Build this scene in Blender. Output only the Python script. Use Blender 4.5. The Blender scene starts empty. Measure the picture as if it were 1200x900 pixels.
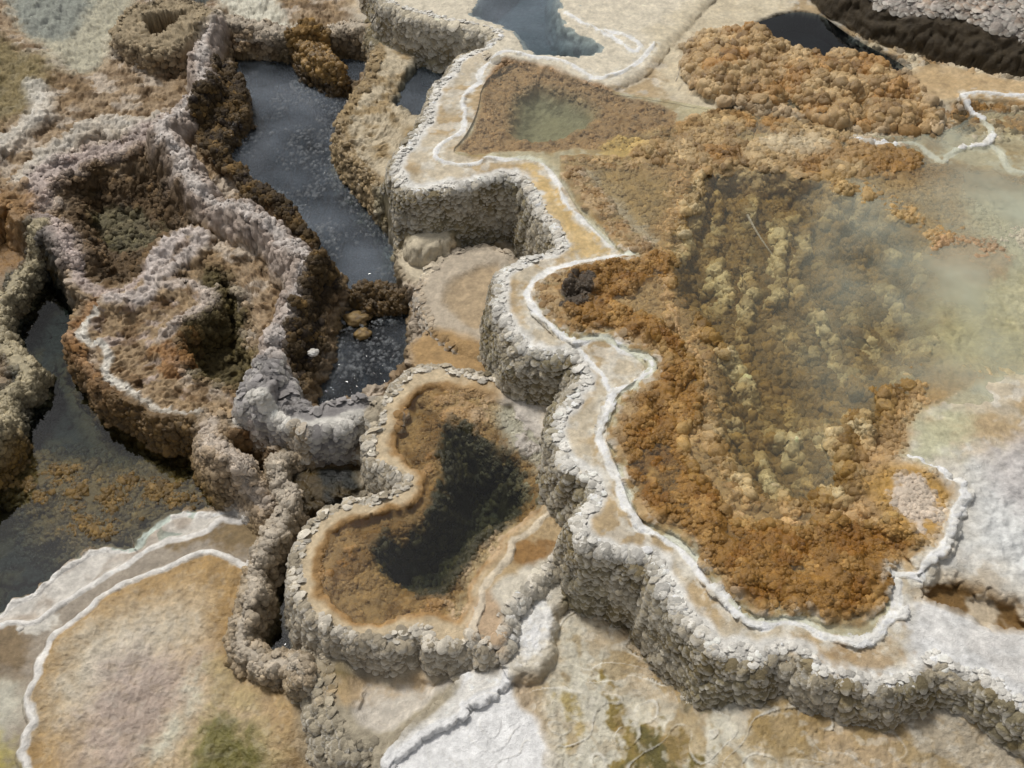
import bpy, bmesh, math, random
import numpy as np
from mathutils import Vector
random.seed(7); rng = np.random.default_rng(7)
S = bpy.context.scene; COL = S.collection
F32 = np.float32

# ------------------------------------------------------------------ camera
CAM_Z, PITCH, FPX = 3.0, math.radians(46), 1236.0
def plan(px, py, z=0.0):
    """photo pixel (1200x900) -> point of the place at height z"""
    px = np.asarray(px, dtype=np.float64); py = np.asarray(py, dtype=np.float64)
    u = (px-600)/FPX; v = (450-py)/FPX
    dy = math.cos(PITCH)+v*math.sin(PITCH); dz = -math.sin(PITCH)+v*math.cos(PITCH)
    t = (z-CAM_Z)/dz
    return u*t, dy*t
cam = bpy.data.cameras.new('camera'); co = bpy.data.objects.new('camera', cam); COL.objects.link(co)
co.location = (0, 0, CAM_Z); co.rotation_euler = (math.pi/2-PITCH, 0, 0)
cam.sensor_width = 36; cam.lens = 36*FPX/1200; cam.clip_start = .05; cam.clip_end = 2000
S.camera = co

# ------------------------------------------------------------------ noise
def _h(ix, iy, seed):
    h = (ix.astype(np.uint32)*np.uint32(374761393) + iy.astype(np.uint32)*np.uint32(668265263) + np.uint32(seed*2246822519 & 0xffffffff))
    h ^= h >> np.uint32(13); h *= np.uint32(1274126177); h ^= h >> np.uint32(16); h *= np.uint32(2654435761); h ^= h >> np.uint32(15)
    return h
def perlin(x, y, seed=0):
    xi = np.floor(x); yi = np.floor(y); fx = (x-xi).astype(F32); fy = (y-yi).astype(F32)
    xi = xi.astype(np.int32); yi = yi.astype(np.int32)
    ux = fx*fx*fx*(fx*(fx*6-15)+10); uy = fy*fy*fy*(fy*(fy*6-15)+10)
    def g(dx, dy):
        a = _h(xi+dx, yi+dy, seed).astype(F32)*F32(2*math.pi/4294967296.0)
        return np.cos(a)*(fx-dx)+np.sin(a)*(fy-dy)
    a = g(0,0); a += (g(1,0)-a)*ux
    b = g(0,1); b += (g(1,1)-b)*ux
    return (a+(b-a)*uy)*F32(1.5)
def fbm(x, y, s, octv=4, seed=0, gain=.5):
    r = 0; a = 1.0; f = 1.0/s
    for i in range(octv):
        r = r + a*perlin(x*f, y*f, seed+i*17); a *= gain; f *= 2.03
    return r
def worley(x, y, seed=0):
    xi = np.floor(x).astype(np.int32); yi = np.floor(y).astype(np.int32)
    f1 = np.full(x.shape, 9, F32); f2 = f1.copy(); idv = np.zeros(x.shape, F32)
    for i in (-1,0,1):
        for j in (-1,0,1):
            h = _h(xi+i, yi+j, seed)
            px = (h & np.uint32(0xffff)).astype(F32)/65535; py = (h >> np.uint32(16)).astype(F32)/65535
            d = (xi+i+.1+.8*px-x)**2 + (yi+j+.1+.8*py-y)**2
            m = d < f1
            f2 = np.where(m, f1, np.minimum(f2, d)); idv = np.where(m, px*.5+py*.5, idv); f1 = np.where(m, d, f1)
    return np.sqrt(f1).astype(F32), np.sqrt(f2).astype(F32), idv
def worley3(x, y, z, seed=0):
    xi = np.floor(x).astype(np.int32); yi = np.floor(y).astype(np.int32); zi = np.floor(z).astype(np.int32)
    f1 = np.full(x.shape, 9, F32); f2 = f1.copy()
    for k in (-1,0,1):
        for i in (-1,0,1):
            for j in (-1,0,1):
                h = _h(xi+i+(zi+k)*57, yi+j-(zi+k)*131, seed); g = _h(yi+j+(zi+k)*71, xi+i, seed+5)
                d = (xi+i+.1+.8*(h & np.uint32(0xffff)).astype(F32)/65535-x)**2 + (yi+j+.1+.8*(h >> np.uint32(16)).astype(F32)/65535-y)**2 \
                    + (zi+k+.1+.8*(g & np.uint32(0xffff)).astype(F32)/65535-z)**2
                f2 = np.where(d < f1, f1, np.minimum(f2, d)); f1 = np.minimum(f1, d)
    return np.sqrt(f1).astype(F32), np.sqrt(f2).astype(F32)
def sst(a, b, x):
    t = np.clip((x-a)/(b-a), 0, 1); return t*t*(3-2*t)
def bulge(f, r=.75):
    return np.sqrt(np.clip(1-(f/r)**2, 0, 1))

# ------------------------------------------------------------------ the sheet of rock that carries everything
def axis(lo, hi, extra_lo, extra_hi, P0):
    a = list(np.arange(lo, hi, P0)); p = P0; b = []; x = lo
    while x > extra_lo: p = min(p*1.07, 60); x -= p; b.append(x)
    p = P0; x = a[-1]; c = []
    while x < extra_hi: p = min(p*1.07, 60); x += p; c.append(x)
    return np.array(b[::-1]+a+c)
def boxblur(a, r, ax_):
    n = a.shape[ax_]; k = 2*r+1
    p = np.pad(a, [(r+1, r) if q == ax_ else (0, 0) for q in (0, 1)], mode='edge')
    c = np.cumsum(p, axis=ax_, dtype=np.float64)
    return (np.take(c, range(k, k+n), ax_)-np.take(c, range(0, n), ax_))/k
def bil(a, fi, fj):
    i = np.clip(fi.astype(int), 0, a.shape[0]-2); j = np.clip(fj.astype(int), 0, a.shape[1]-2)
    u = fi-i; v = fj-j
    return (a[i, j]*(1-u)+a[i+1, j]*u)*(1-v)+(a[i, j+1]*(1-u)+a[i+1, j+1]*u)*v
# two passes: a coarse sheet finds the steep places, the fine sheet puts more of its vertices there
GRID = (3.2, 1.12)
AX0, AY0 = [axis(-40, 1240, -1300, 2500, p) for p in GRID], [axis(-60, 960, -470, 1650, p) for p in GRID]
def chaikin(p, closed, n=1):
    for _ in range(n):
        q = []; m = len(p)
        for i in range(m if closed else m-1):
            a = p[i]; b = p[(i+1) % m]
            q += [a*.75+b*.25, a*.25+b*.75]
        if not closed: q = [p[0]]+q+[p[-1]]
        p = q
    return p
ZS = .71                                            # all the traced heights share one vertical scale
def world(pts, z):
    z = z*ZS
    x, y = plan([p[0] for p in pts], [p[1] for p in pts], z)
    return [np.array((a, b)) for a, b in zip(x, y)]
def dist(pts, z, closed, margin=.6, calm=False):
    """signed distance (+ inside) to a traced outline, or distance to a traced line"""
    P = chaikin(world(pts, z), closed)
    A = np.array(P); mn = A.min(0)-margin; mx = A.max(0)+margin
    xx, yy = (XS, YS) if calm else (XW, YW)
    sel = (xx > mn[0]) & (xx < mx[0]) & (yy > mn[1]) & (yy < mx[1])
    x = xx[sel]; y = yy[sel]; d2 = np.full(x.shape, 1e9, F32); ins = np.zeros(x.shape, bool)
    m = len(P)
    for i in range(m if closed else m-1):
        a = P[i]; b = P[(i+1) % m]
        ex, ey = F32(b[0]-a[0]), F32(b[1]-a[1]); l2 = ex*ex+ey*ey+F32(1e-12)
        px = x-F32(a[0]); py = y-F32(a[1])
        t = np.clip((px*ex+py*ey)/l2, 0, 1)
        np.minimum(d2, (px-t*ex)**2+(py-t*ey)**2, out=d2)
        if closed and ey != 0:
            c = ((F32(a[1]) > y) != (F32(b[1]) > y)) & (px < py*ex/ey)
            ins ^= c
    d = np.sqrt(d2)
    if closed: d = np.where(ins, d, -d); r = np.full(SH, -9, F32)
    else: r = np.full(SH, 9, F32)
    r[sel] = d
    return r

# ------------------------------------------------------------------ traced outlines (photo pixels, each at its own height)
E1 = [(430,-90),(450,2),(480,17),(497,20),(520,24),(545,31),(565,34),(583,38),(590,48),(575,57),(550,62),(537,70),(533,87),(517,103),(507,120),(503,140),(483,167),(467,187),(468,217),(497,220),(513,213),(543,215),(567,208),(597,200),(613,208),(622,215),(630,230),(643,247),(653,263),(664,281),(660,290),(640,300),(613,308),(597,315),(587,333),(585,353),(597,372),(603,387),(617,408),(640,415),(667,410),(677,420),(683,433),(685,450),(672,460),(667,477),(657,493),(657,517),(667,547),(683,548),(707,563),(700,580),(693,593),(683,610),(687,630),(703,640),(727,647),(747,653),(760,650),(777,663),(777,677),(790,690),(803,710),(820,730),(837,747),(850,760),(867,757),(887,770),(900,760),(933,760),(947,763),(960,780),(987,787),(1013,793),(1033,797),(1060,790),(1070,777),(1087,760),(1110,777),(1150,783),(1170,803),(1190,817),(1260,850),(1400,880),(2600,1200),(2600,-460),(430,-460)]
C1 = [(765,55),(753,72),(733,87),(700,97),(683,88),(667,78),(647,72),(613,68),(597,63),(577,70),(562,83),(560,97),(543,110),(540,120),(547,132),(542,150),(532,158),(517,165),(508,180),(517,188),(540,193),(563,189),(572,183),(600,185),(617,182),(633,187),(647,202),(655,217),(660,233),(677,250),(690,263),(707,277),(717,288)]
C2 = [(738,296),(713,302),(693,305),(677,307),(657,312),(640,318),(623,332),(618,347),(630,365),(640,378),(657,392),(672,403),(683,398),(703,393),(720,400),(733,412),(753,415),(762,425),(763,437),(753,443),(733,455),(717,460),(713,480),(703,500),(707,517),(712,537),(725,557),(733,577),(740,597),(747,615),(767,625),(800,640),(820,665),(827,683),(850,703),(867,723),(893,735),(910,728),(927,725),(953,733),(963,743),(983,750),(1013,755),(1033,743),(1045,725),(1058,720),(1052,712),(1051,695),(1050,682)]
C2B = [(672,403),(690,420),(705,440),(717,460)]
C3 = [(1046,668),(1062,667),(1080,670),(1085,658),(1100,650),(1110,630),(1113,612),(1130,590),(1128,570),(1100,548),(1075,540),(1067,535)]
C4 = [(665,13),(683,28),(700,33),(720,43),(743,62),(752,50),(733,40),(710,34)]
C5 = [(1007,163),(1033,170),(1067,163),(1087,173),(1107,190),(1113,177),(1133,170),(1160,167),(1167,152),(1155,138),(1135,130),(1122,118),(1135,112),(1170,115),(1240,122)]
C5B = [(1160,167),(1175,176),(1180,193),(1200,200),(1240,206)]
POOLIN = [(717,290),(738,297),(713,304),(677,310),(640,322),(623,340),(630,362),(650,383),(672,398),(703,391),(733,409),(760,415),(770,430),(760,447),(730,462),(720,485),(712,505),(725,545),(740,580),(755,612),(800,632),(830,670),(860,708),(893,727),(927,717),(963,733),(1013,745),(1040,720),(1040,690),(1025,660),(1070,662),(1095,640),(1110,600),(1120,580),(1095,555),(1066,540),(1070,500),(1110,470),(1180,440),(1400,380),(1400,230),(1200,205),(1100,190),(1000,160),(900,140),(800,150),(740,185),(700,180),(640,185)]
DEEP = [(770,330),(790,240),(830,190),(950,205),(1050,240),(1110,300),(1110,400),(1080,480),(1010,545),(1005,600),(940,612),(870,600),(830,560),(822,500),(832,440),(795,370)]
OCHRE = [(665,352),(690,343),(740,358),(782,385),(800,408),(826,440),(826,480),(805,520),(820,560),(850,590),(862,612),(900,614),(940,625),(960,610),(1000,614),(1040,612),(1062,625),(1072,645),(1040,660),(1046,690),(1040,715),(1000,736),(960,720),(925,710),(890,716),(862,694),(845,670),(805,625),(770,600),(740,560),(733,515),(745,480),(775,440),(775,412),(745,392),(705,382),(672,385)]
LOBE = [(655,335),(690,316),(735,312),(778,288),(790,300),(780,325),(740,345),(700,345),(670,350)]
P2IN = [(575,78),(600,68),(645,80),(690,98),(730,108),(790,125),(800,150),(750,185),(690,175),(640,178),(600,178),(560,182),(525,180),(540,165),(556,150),(555,125),(560,105)]
P2DEEP = [(600,104),(640,95),(690,115),(715,135),(690,155),(660,170),(600,172),(586,155),(590,130)]
UP3 = [(795,30),(770,55),(756,75),(733,90),(700,101),(680,91),(647,76),(613,72),(597,66),(580,62),(588,48),(575,37),(540,30),(497,20),(480,16),(450,0),(430,-90),(430,-460),(860,-460),(860,-40)]
P3W = [(540,12),(560,-4),(600,-50),(665,-50),(660,0),(672,35),(700,45),(716,60),(690,69),(650,66),(615,60),(606,45),(590,33),(565,25)]
AB = [(800,35),(870,28),(935,55),(1000,66),(1060,80),(1078,110),(1115,150),(1040,152),(1000,158),(930,135),(860,125),(800,100)]
URW = [(862,32),(950,5),(1000,45),(1070,78),(1062,92),(1010,88),(940,74),(885,52)]
ABW = [(826,54),(868,32),(950,7),(1000,46),(1068,80),(1062,92),(1074,124),(1040,143),(1000,147),(930,124),(862,114),(824,92)]
TANM = [(1065,90),(1085,76),(1120,80),(1200,95),(1400,130),(1400,150),(1200,118),(1160,112),(1120,118),(1085,115)]
TRW = [(935,-30),(950,5),(1000,40),(1060,62),(1120,78),(1200,94),(1400,135),(2500,250),(2500,-460),(900,-460)]
M1 = [(995,560),(1030,545),(1065,535),(1100,550),(1128,575),(1125,595),(1105,640),(1080,655),(1060,630),(1025,600)]
WHITER = [(1072,545),(1120,545),(1200,510),(1400,480),(1400,800),(1200,700),(1180,690),(1130,655),(1105,650),(1130,590)]
HOLLOW = [(1060,672),(1085,665),(1110,665),(1150,680),(1200,700),(1300,720),(1300,745),(1200,752),(1160,745),(1120,725),(1090,712),(1062,710)]
# middle
T3 = [(540,440),(510,430),(483,437),(467,450),(460,467),(450,483),(453,493),(443,503),(438,527),(443,543),(463,547),(480,557),(477,567),(450,583),(417,585),(400,593),(385,600),(370,615),(358,635),(353,660),(355,690),(365,715),(385,733),(400,735),(417,741),(443,752),(470,745),(483,733),(500,733),(513,747),(540,747),(553,743),(575,752),(600,700),(640,660),(680,600),(700,540),(680,460),(600,445)]
T3R = [(553,745),(560,723),(568,703),(570,687),(587,667),(600,650),(600,635),(617,628),(633,610),(647,597)]
P4IN_OLD = [(500,455),(480,465),(470,485),(465,510),(462,530),(480,540),(500,555),(500,575),(480,590),(440,605),(410,612),(385,630),(375,660),(378,690),(395,710),(430,722),(460,722),(490,712),(520,722),(545,715),(560,680),(585,650),(595,625),(625,600),(640,560),(632,520),(610,490),(570,470),(530,462)]
P4IN = [(500,448),(478,458),(466,480),(458,505),(456,530),(475,543),(494,555),(492,572),(475,584),(440,596),(405,604),(378,624),(366,655),(368,690),(388,718),(425,734),(450,738),(490,722),(520,730),(548,728),(562,685),(588,652),(600,628),(630,600),(650,560),(640,515),(615,480),(575,456),(530,450)]
P4DEEP = [(508,500),(540,503),(565,520),(600,530),(625,560),(625,590),(600,618),(570,635),(545,670),(522,706),(480,698),(450,688),(428,650),(438,630),(490,605),(515,580),(521,545)]
T4 = [(582,698),(592,713),(597,740),(595,760),(600,780),(617,785),(630,782),(645,763),(640,747),(647,733),(643,717),(655,703),(657,687),(672,668),(690,650),(667,652),(650,660),(633,672),(613,675),(613,687),(593,688)]
T4B = [(570,687),(587,667),(600,650),(600,635),(617,628),(640,603),(690,610),(700,650),(667,652),(650,660),(633,672),(613,675),(613,687),(593,688),(582,698)]
T4C = [(553,745),(560,723),(568,703),(582,698),(592,713),(597,740),(595,756),(575,755)]
T5 = [(540,785),(570,765),(595,758),(600,782),(603,808),(612,830),(628,845),(640,866),(646,885),(648,960),(660,1500),(380,1500),(440,920),(470,872),(520,838),(550,805)]
T5B = [(500,838),(530,815),(555,790),(570,778),(592,782),(592,800),(570,818),(545,826),(545,840),(500,852),(470,880),(450,905),(470,872)]
T6 = [(398,765),(440,766),(480,772),(540,775),(560,785),(545,805),(515,832),(480,857),(460,876),(435,873),(414,860),(402,837),(396,800),(380,770)]
T6IN = [(400,772),(440,772),(480,778),(535,780),(548,788),(535,805),(505,828),(475,852),(455,866),(430,862),(412,845),(405,820),(402,795)]
P6 = [(505,330),(515,315),(530,300),(560,292),(600,300),(600,390),(565,410),(545,402),(520,382),(503,355)]
P6IN = [(518,335),(530,318),(560,305),(592,305),(585,350),(575,380),(560,392),(545,388),(530,372),(518,355)]
MS = [(470,290),(505,285),(520,290),(515,312),(505,325),(490,330),(476,310)]
MB = [(490,400),(520,392),(545,405),(575,425),(575,445),(540,452),(515,440),(500,425)]
ALC = [(538,280),(555,272),(585,275),(600,290),(580,296),(550,292)]
T11 = [(402,140),(425,112),(437,85),(452,60),(440,30),(460,5),(610,5),(610,100),(560,200),(500,300),(470,240),(440,202),(410,178)]
P5IN = [(452,108),(470,85),(480,70),(495,62),(530,75),(540,88),(522,100),(512,112),(505,136),(488,140),(470,128),(455,120)]
P5 = [(462,112),(470,92),(482,76),(500,72),(530,84),(515,103),(504,122),(500,134),(478,131)]
BRP = [(335,548),(355,525),(440,518),(446,550),(470,558),(445,582),(400,590),(372,610),(348,592)]
R1BP = [(290,470),(318,480),(345,491),(375,496),(402,490),(422,483),(446,492),(452,478),(430,470),(405,476),(380,484),(352,480),(335,465),(322,440),(308,440)]
M2R = [(110,362),(97,385),(101,400),(122,401),(128,420),(127,440),(145,455),(155,470),(200,484),(250,497),(285,497)]
M2S = [(127,349),(150,352),(180,338),(178,318),(190,298),(215,272),(236,270),(228,290),(205,303),(190,320)]
M2T = [(190,336),(215,328),(236,330),(243,345),(230,366),(212,378),(190,386)]
GOLD = [(342,52),(366,46),(388,58),(398,80),(418,94),(408,106),(384,100),(358,88),(344,74)]
WAIST = [(402,342),(428,334),(468,333),(484,345),(470,360),(440,363),(414,356)]
SHORE = [(258,72),(276,88),(294,112),(290,145),(270,165),(262,182),(290,208),(306,218),(338,245),(368,278),(360,292),(330,264),(300,240),(266,210),(240,180),(226,152),(242,132),(256,108),(248,86)]
SHORE2 = [(388,318),(398,336),(388,372),(380,410),(372,440),(352,470),(338,462),(338,430),(346,395),(360,360),(372,334)]
FLATR = [(880,815),(950,800),(1000,820),(1250,840),(1500,900),(1500,1500),(860,1500),(850,900)]
# left
PB = [(255,48),(330,52),(420,47),(446,55),(425,90),(405,122),(405,150),(420,185),(445,205),(462,240),(470,290),(485,340),(490,390),(488,430),(440,447),(400,470),(365,476),(352,468),(370,420),(388,370),(398,325),(360,280),(330,240),(290,215),(270,185),(255,180),(255,150),(290,125),(280,100),(264,90),(266,65)]
R1 = [(246,22),(236,45),(234,70),(245,88),(225,112),(195,135),(186,152),(203,178),(228,208),(255,232),(282,245),(310,255),(330,280),(352,300),(362,318),(346,340),(340,362),(332,390),(320,415),(308,438),(298,462)]
R1B = [(296,472),(318,482),(345,492),(375,496),(402,492),(422,484),(442,492)]
RT = [(246,24),(290,28),(345,36),(400,32),(445,28),(470,22)]
R2 = [(180,150),(140,170),(110,173),(77,187),(50,203),(46,222),(36,242),(23,255),(50,264),(70,280),(84,296)]
R2B = [(-60,190),(0,163),(30,143),(50,123),(40,100)]
R2C = [(-20,250),(10,227),(40,193),(70,167),(113,140),(150,148),(180,140)]
R2D = [(84,296),(95,318),(98,338),(125,346),(150,342),(172,322),(190,300),(212,285)]
B1 = [(62,212),(100,190),(150,188),(180,178),(205,205),(232,250),(240,268),(215,272),(190,290),(170,318),(140,335),(105,330),(95,300),(75,272)]
B1D = [(85,230),(110,215),(150,225),(190,235),(205,262),(180,285),(150,300),(120,290),(90,262)]
M2 = [(165,325),(190,290),(225,268),(245,290),(243,330),(245,350),(235,370),(212,386),(195,400),(200,430),(225,450),(260,462),(300,470),(285,505),(255,502),(200,490),(150,472),(118,442),(98,412),(94,386),(110,365),(130,350)]
B2 = [(222,335),(244,305),(268,318),(292,360),(308,400),(308,430),(292,462),(262,458),(222,442),(200,420),(205,395),(230,378),(246,352)]
LOW = [(-1400,265),(-60,270),(20,262),(75,292),(94,312),(98,345),(112,362),(93,386),(97,412),(118,445),(150,475),(200,495),(255,505),(300,520),(330,545),(440,525),(450,600),(360,625),(350,740),(390,770),(400,870),(460,890),(430,1000),(400,1650),(-1400,1650)]
R3 = [(63,303),(33,323),(20,347),(3,367),(1,393),(10,413),(30,433),(37,445),(30,457),(13,473),(13,487),(10,513),(0,545),(-60,580)]
R3OUT = [(60,290),(55,305),(30,325),(14,350),(-2,370),(-6,393),(4,415),(24,435),(28,446),(20,458),(5,475),(5,490),(0,520),(-30,555),(-100,590),(-1400,600),(-1400,270),(20,262)]
R8 = [(255,512),(250,528),(264,550),(282,568),(300,587),(316,594)]
R7 = [(352,528),(335,540),(322,557),(334,573),(347,592),(334,620),(312,645),(298,672),(299,697),(287,717),(279,737),(286,757),(308,771),(333,777),(352,788)]
ST3 = [(-60,745),(0,722),(17,705),(43,695),(50,687),(70,673),(90,660),(113,645),(147,643),(160,640),(167,627),(187,613),(207,603),(233,603),(258,605)]
ST2 = [(-60,750),(0,733),(13,727),(37,730),(50,723),(83,700),(107,687),(140,667),(167,647),(193,633),(217,628),(240,622),(257,607),(273,613),(293,610),(310,600)]
ST1 = [(36,915),(30,897),(22,883),(32,867),(30,857),(40,847),(37,830),(28,822),(33,807),(42,793),(43,777),(55,760),(60,747),(80,733),(107,713),(117,700),(143,687),(173,673),(200,663),(227,650),(243,646),(260,650),(280,663),(297,668)]
TAIL = [(310,640),(300,690),(285,740),(300,770),(350,790),(365,850),(380,900),(400,1650)]
FAN3 = ST3+[(310,600)]+TAIL+[(-1400,1650),(-1400,900)]
FAN2 = ST2+TAIL+[(-1400,1650),(-1400,1000)]
FAN1 = ST1+TAIL[1:]+[(100,1650),(50,1000)]
CRAT = [(138,36),(152,18),(175,4),(205,-2),(240,8),(247,18),(230,34),(205,50),(180,54),(160,50),(147,45)]
CRATIN = [(160,27),(178,16),(205,12),(225,18),(205,32),(190,42),(172,40)]
TOPB = [(250,-20),(260,18),(300,27),(345,26),(330,10),(310,-30)]
TOPW = [(205,-30),(210,4),(245,2),(255,-30)]
ULP = [(10,-40),(12,25),(40,50),(70,80),(95,90),(130,70),(140,35),(165,0),(160,-60)]
ULO = [(-200,30),(0,40),(30,55),(60,75),(50,100),(20,140),(-200,190)]
P7 = [(345,625),(322,645),(308,675),(310,700),(298,720),(292,740),(305,757),(335,765),(352,760),(358,720),(350,690),(350,660),(356,630)]

def sd(k): return SD[k]
def raise_(key, pts, z, w, prof='wall', scal=0.0, calm=False):
    global H
    d = dist(pts, z, True, calm=calm)+scal*SCAL; SD[key] = d; z = z*ZS
    t = np.clip(-d/w, 0, 1)
    f = (1-t*t)**.8 if prof == 'wall' else (1-sst(0, 1, t))
    H = H+(np.maximum(z-H, 0))*f
def carve(key, pts, zp, z, w, calm=False):
    global H
    d = dist(pts, zp, True, calm=calm); SD[key] = d; z = z*ZS
    H = H+np.minimum(z-H, 0)*sst(0, w, d)
def ridge(key, pts, z, r, w, calm=False, amp=0.0):
    global H
    d = dist(pts, z, False, calm=calm); SD[key] = d; z = z*ZS
    t = np.clip((d-r*(1+.5*N1))/w, 0, 1)
    H = H+np.maximum(z+amp*N1-H, 0)*(1-t*t)**1.2
def crest(key, pts, z, h, r, lift=True):
    global H
    d = dist(pts, z, False, margin=.3, calm=True)+.003*N2+.0025*N3; SD[key] = d
    rr = r*(1+.35*N1+.25*N2)
    H = H+h*np.clip(.65+1.0*N1+.4*N2, .08, 1.35)*np.sqrt(np.clip(1-(d/rr)**2, 0, 1))

for PASS in (0, 1):
    if PASS == 0: PX, PY = np.meshgrid(AX0[0], AY0[0])
    X, Y = plan(PX, PY, 0.0)
    NY, NX = PX.shape
    X = X.astype(F32); Y = Y.astype(F32); SH = X.shape
    # crinkled coordinates: every outline traced below comes out wavy
    wx = .020*fbm(X, Y, .22, 2, 11) + .010*fbm(X, Y, .065, 2, 21, .6)
    wy = .020*fbm(X, Y, .22, 2, 31) + .010*fbm(X, Y, .065, 2, 41, .6)
    wfx, _, _ = worley(X/.05, Y/.05, 77)
    XW = X+wx; YW = Y+wy
    XS = X+wx*.45; YS = Y+wy*.45                     # calmer version
    SCAL = (wfx-.45)*.016                            # scalloped edge term
    N1 = fbm(X, Y, .30, 4, 3); N2 = fbm(X, Y, .08, 3, 5); N3 = fbm(X, Y, .025, 2, 9); NL = fbm(X, Y, 1.1, 3, 51)

    H = .012*NL.astype(F32)
    SD = {}
    # low ground on the left, its dark pool, and the fan with its three stepped rims
    carve('low', LOW, -.10, -.40, .085)
    raise_('r3out', R3OUT, -.16, .05)
    raise_('fan3', FAN3, -.185, .04, scal=.5, calm=True)
    raise_('fan2', FAN2, -.155, .03, scal=.5, calm=True)
    raise_('fan1', FAN1, -.125, .025, scal=.5, calm=True)
    crest('st3', ST3, -.18, .006, .010); crest('st2', ST2, -.15, .006, .010); crest('st1', ST1, -.12, .007, .011)
    carve('fandip', [(225,960),(225,890),(250,845),(290,840),(330,860),(352,820),(395,840),(420,900),(460,920),(440,1000)], -.12, -.24, .25, True)
    # flats upper left and the hollows between the ridges
    H = H+.04*sst(-.1, .3, dist([(-1400,-460),(420,-460),(420,30),(240,40),(190,150),(120,150),(20,230),(-1400,230)], 0, True, 1.0))
    carve('ulp', ULP, .05, .02, .10)
    raise_('ulo', ULO, .09, .15, 'soft')
    carve('b1', B1, .05, -.16, .14); carve('b1d', B1D, -.1, -.22, .10)
    carve('b2', B2, .0, -.22, .09)
    raise_('m2', M2, .0, .055)
    carve('pb', PB, .05, -.30, .10)
    ridge('r2', R2, .09, .012, .08, amp=.03); ridge('r2b', R2B, .11, .012, .08); ridge('r2c', R2C, .11, .015, .08); ridge('r2d', R2D, .03, .012, .06)
    ridge('r3', R3, -.12, .008, .05)
    ridge('rt', RT, .15, .02, .06)
    ridge('r1', R1, .21, .013, .080, amp=.06)
    raise_('r1b_', R1BP, .14, .05, scal=.8); SD['r1b'] = dist(R1B, .14, False)
    carve('p7', P7, -.15, -.20, .04)
    ridge('r8', R8, -.05, .014, .07); ridge('r7', R7, -.02, .015, .036, amp=.02)
    raise_('crat', CRAT, .22, .05); carve('cratin', CRATIN, .2, .02, .03)
    raise_('brp', BRP, -.13, .05)
    ridge('m2l', M2R, .035, .008, .05); ridge('m2s', M2S, .065, .012, .05, amp=.02); ridge('m2t', M2T, .05, .012, .06, amp=.02)
    SD['shore'] = np.maximum(dist(SHORE, .02, True), dist(SHORE2, .02, True))
    SD['gold'] = dist(GOLD, .02, True); gold = sst(-.015,.02,SD['gold']+.02*N2); H = H+np.maximum(.055-H, 0)*sst(-.02,.07,SD['gold'])
    SD['waist'] = dist(WAIST, .0, True); waist = sst(-.01,.02,SD['waist']+.03*N2); H = H+np.maximum(-.03-H, 0)*sst(-.02,.03,SD['waist'])
    shore = sst(.0, .03, SD['shore']+.025*N2); H = H+np.maximum(.03-H, 0)*sst(-.01, .05, SD['shore'])
    # the shelf round the small blue pool, and the little basins below the tall wall
    raise_('t11', T11, .17, .07); carve('p5in', P5IN, .17, -.05, .08)
    raise_('ms', MS, .05, .05); raise_('mb', MB, .06, .05); raise_('p6', P6, .09, .045); carve('p6in', P6IN, .09, .07, .05)
    # bottom middle
    raise_('t6', T6, -.02, .11); carve('t6in', T6IN, -.02, -.055, .08)
    raise_('t5', T5, .02, .03, scal=.6)
    raise_('t5b', T5B, .05, .012, scal=.6, calm=True)
    _, _, idp = worley((X+wx)/.13, (Y+wy)/.16, 151); H = H+.012*(idp-.5)*sst(0, .03, sd('t5'))
    raise_('t3', T3, .14, .045, scal=1)
    H = H+.175*sst(-.32, .06, dist(FLATR, .12, True, 1.0))
    # the tall terrace
    raise_('t1', E1, .42, .075, scal=1.0)
    raise_('t4b', T4B, .12, .03, scal=.6, calm=True); raise_('t4c', T4C, .11, .03, scal=.6, calm=True)
    raise_('t4', T4, .075, .03, scal=.8, calm=True)
    crest('t3r', T3R, .135, .008, .010)
    carve('p4in', P4IN, .14, .10, .04); carve('p4d', P4DEEP, .1, -.16, .13)
    carve('alc', ALC, .03, -.03, .06)
    raise_('up3', UP3, .455, .05, scal=.4, calm=True)
    carve('poolin', POOLIN, .42, .418, .03, True); carve('deep', DEEP, .40, .25, .16)
    carve('p2in', P2IN, .42, .385, .06); carve('p2d', P2DEEP, .38, .26, .15)
    carve('p3w', P3W, .46, .25, .12)
    raise_('tanm', TANM, .47, .10, 'soft')
    carve('urw', URW, .42, .28, .04); SD['ab'] = dist(AB, .44, True)
    SD['ochre'] = dist(OCHRE, .43, True); SD['lobe'] = dist(LOBE, .43, True)
    raise_('m1', M1, .49, .06, 'soft')
    raise_('whiter', WHITER, .45, .55, 'soft'); carve('hollow', HOLLOW, .43, .37, .07)
    for k, c, z, h, r in (('c1',C1,.43,.008,.0105),('c2',C2,.43,.011,.0135),('c2b',C2B,.43,.003,.008),('c3',C3,.47,.007,.010),('c4',C4,.46,.009,.011),('c5',C5,.44,.012,.010),('c5b',C5B,.44,.012,.010)):
        crest(k, c, z, h, r)
    SD['p2up'] = dist([(700,165),(740,185),(800,200),(870,215),(1000,215),(1100,195),(1030,160),(930,140),(850,125),(800,140),(760,150)], .43, True)
    # the high wall at the far right: foot, dark band, pale scaly face
    d = dist(TRW, .42, True, 2.0); SD['trw'] = d
    H = np.where(d > 0, np.maximum(H, .24+.48*np.sqrt(np.clip(d/.6, 0, 1))+.05*sst(.6, 3, d)), H)

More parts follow.
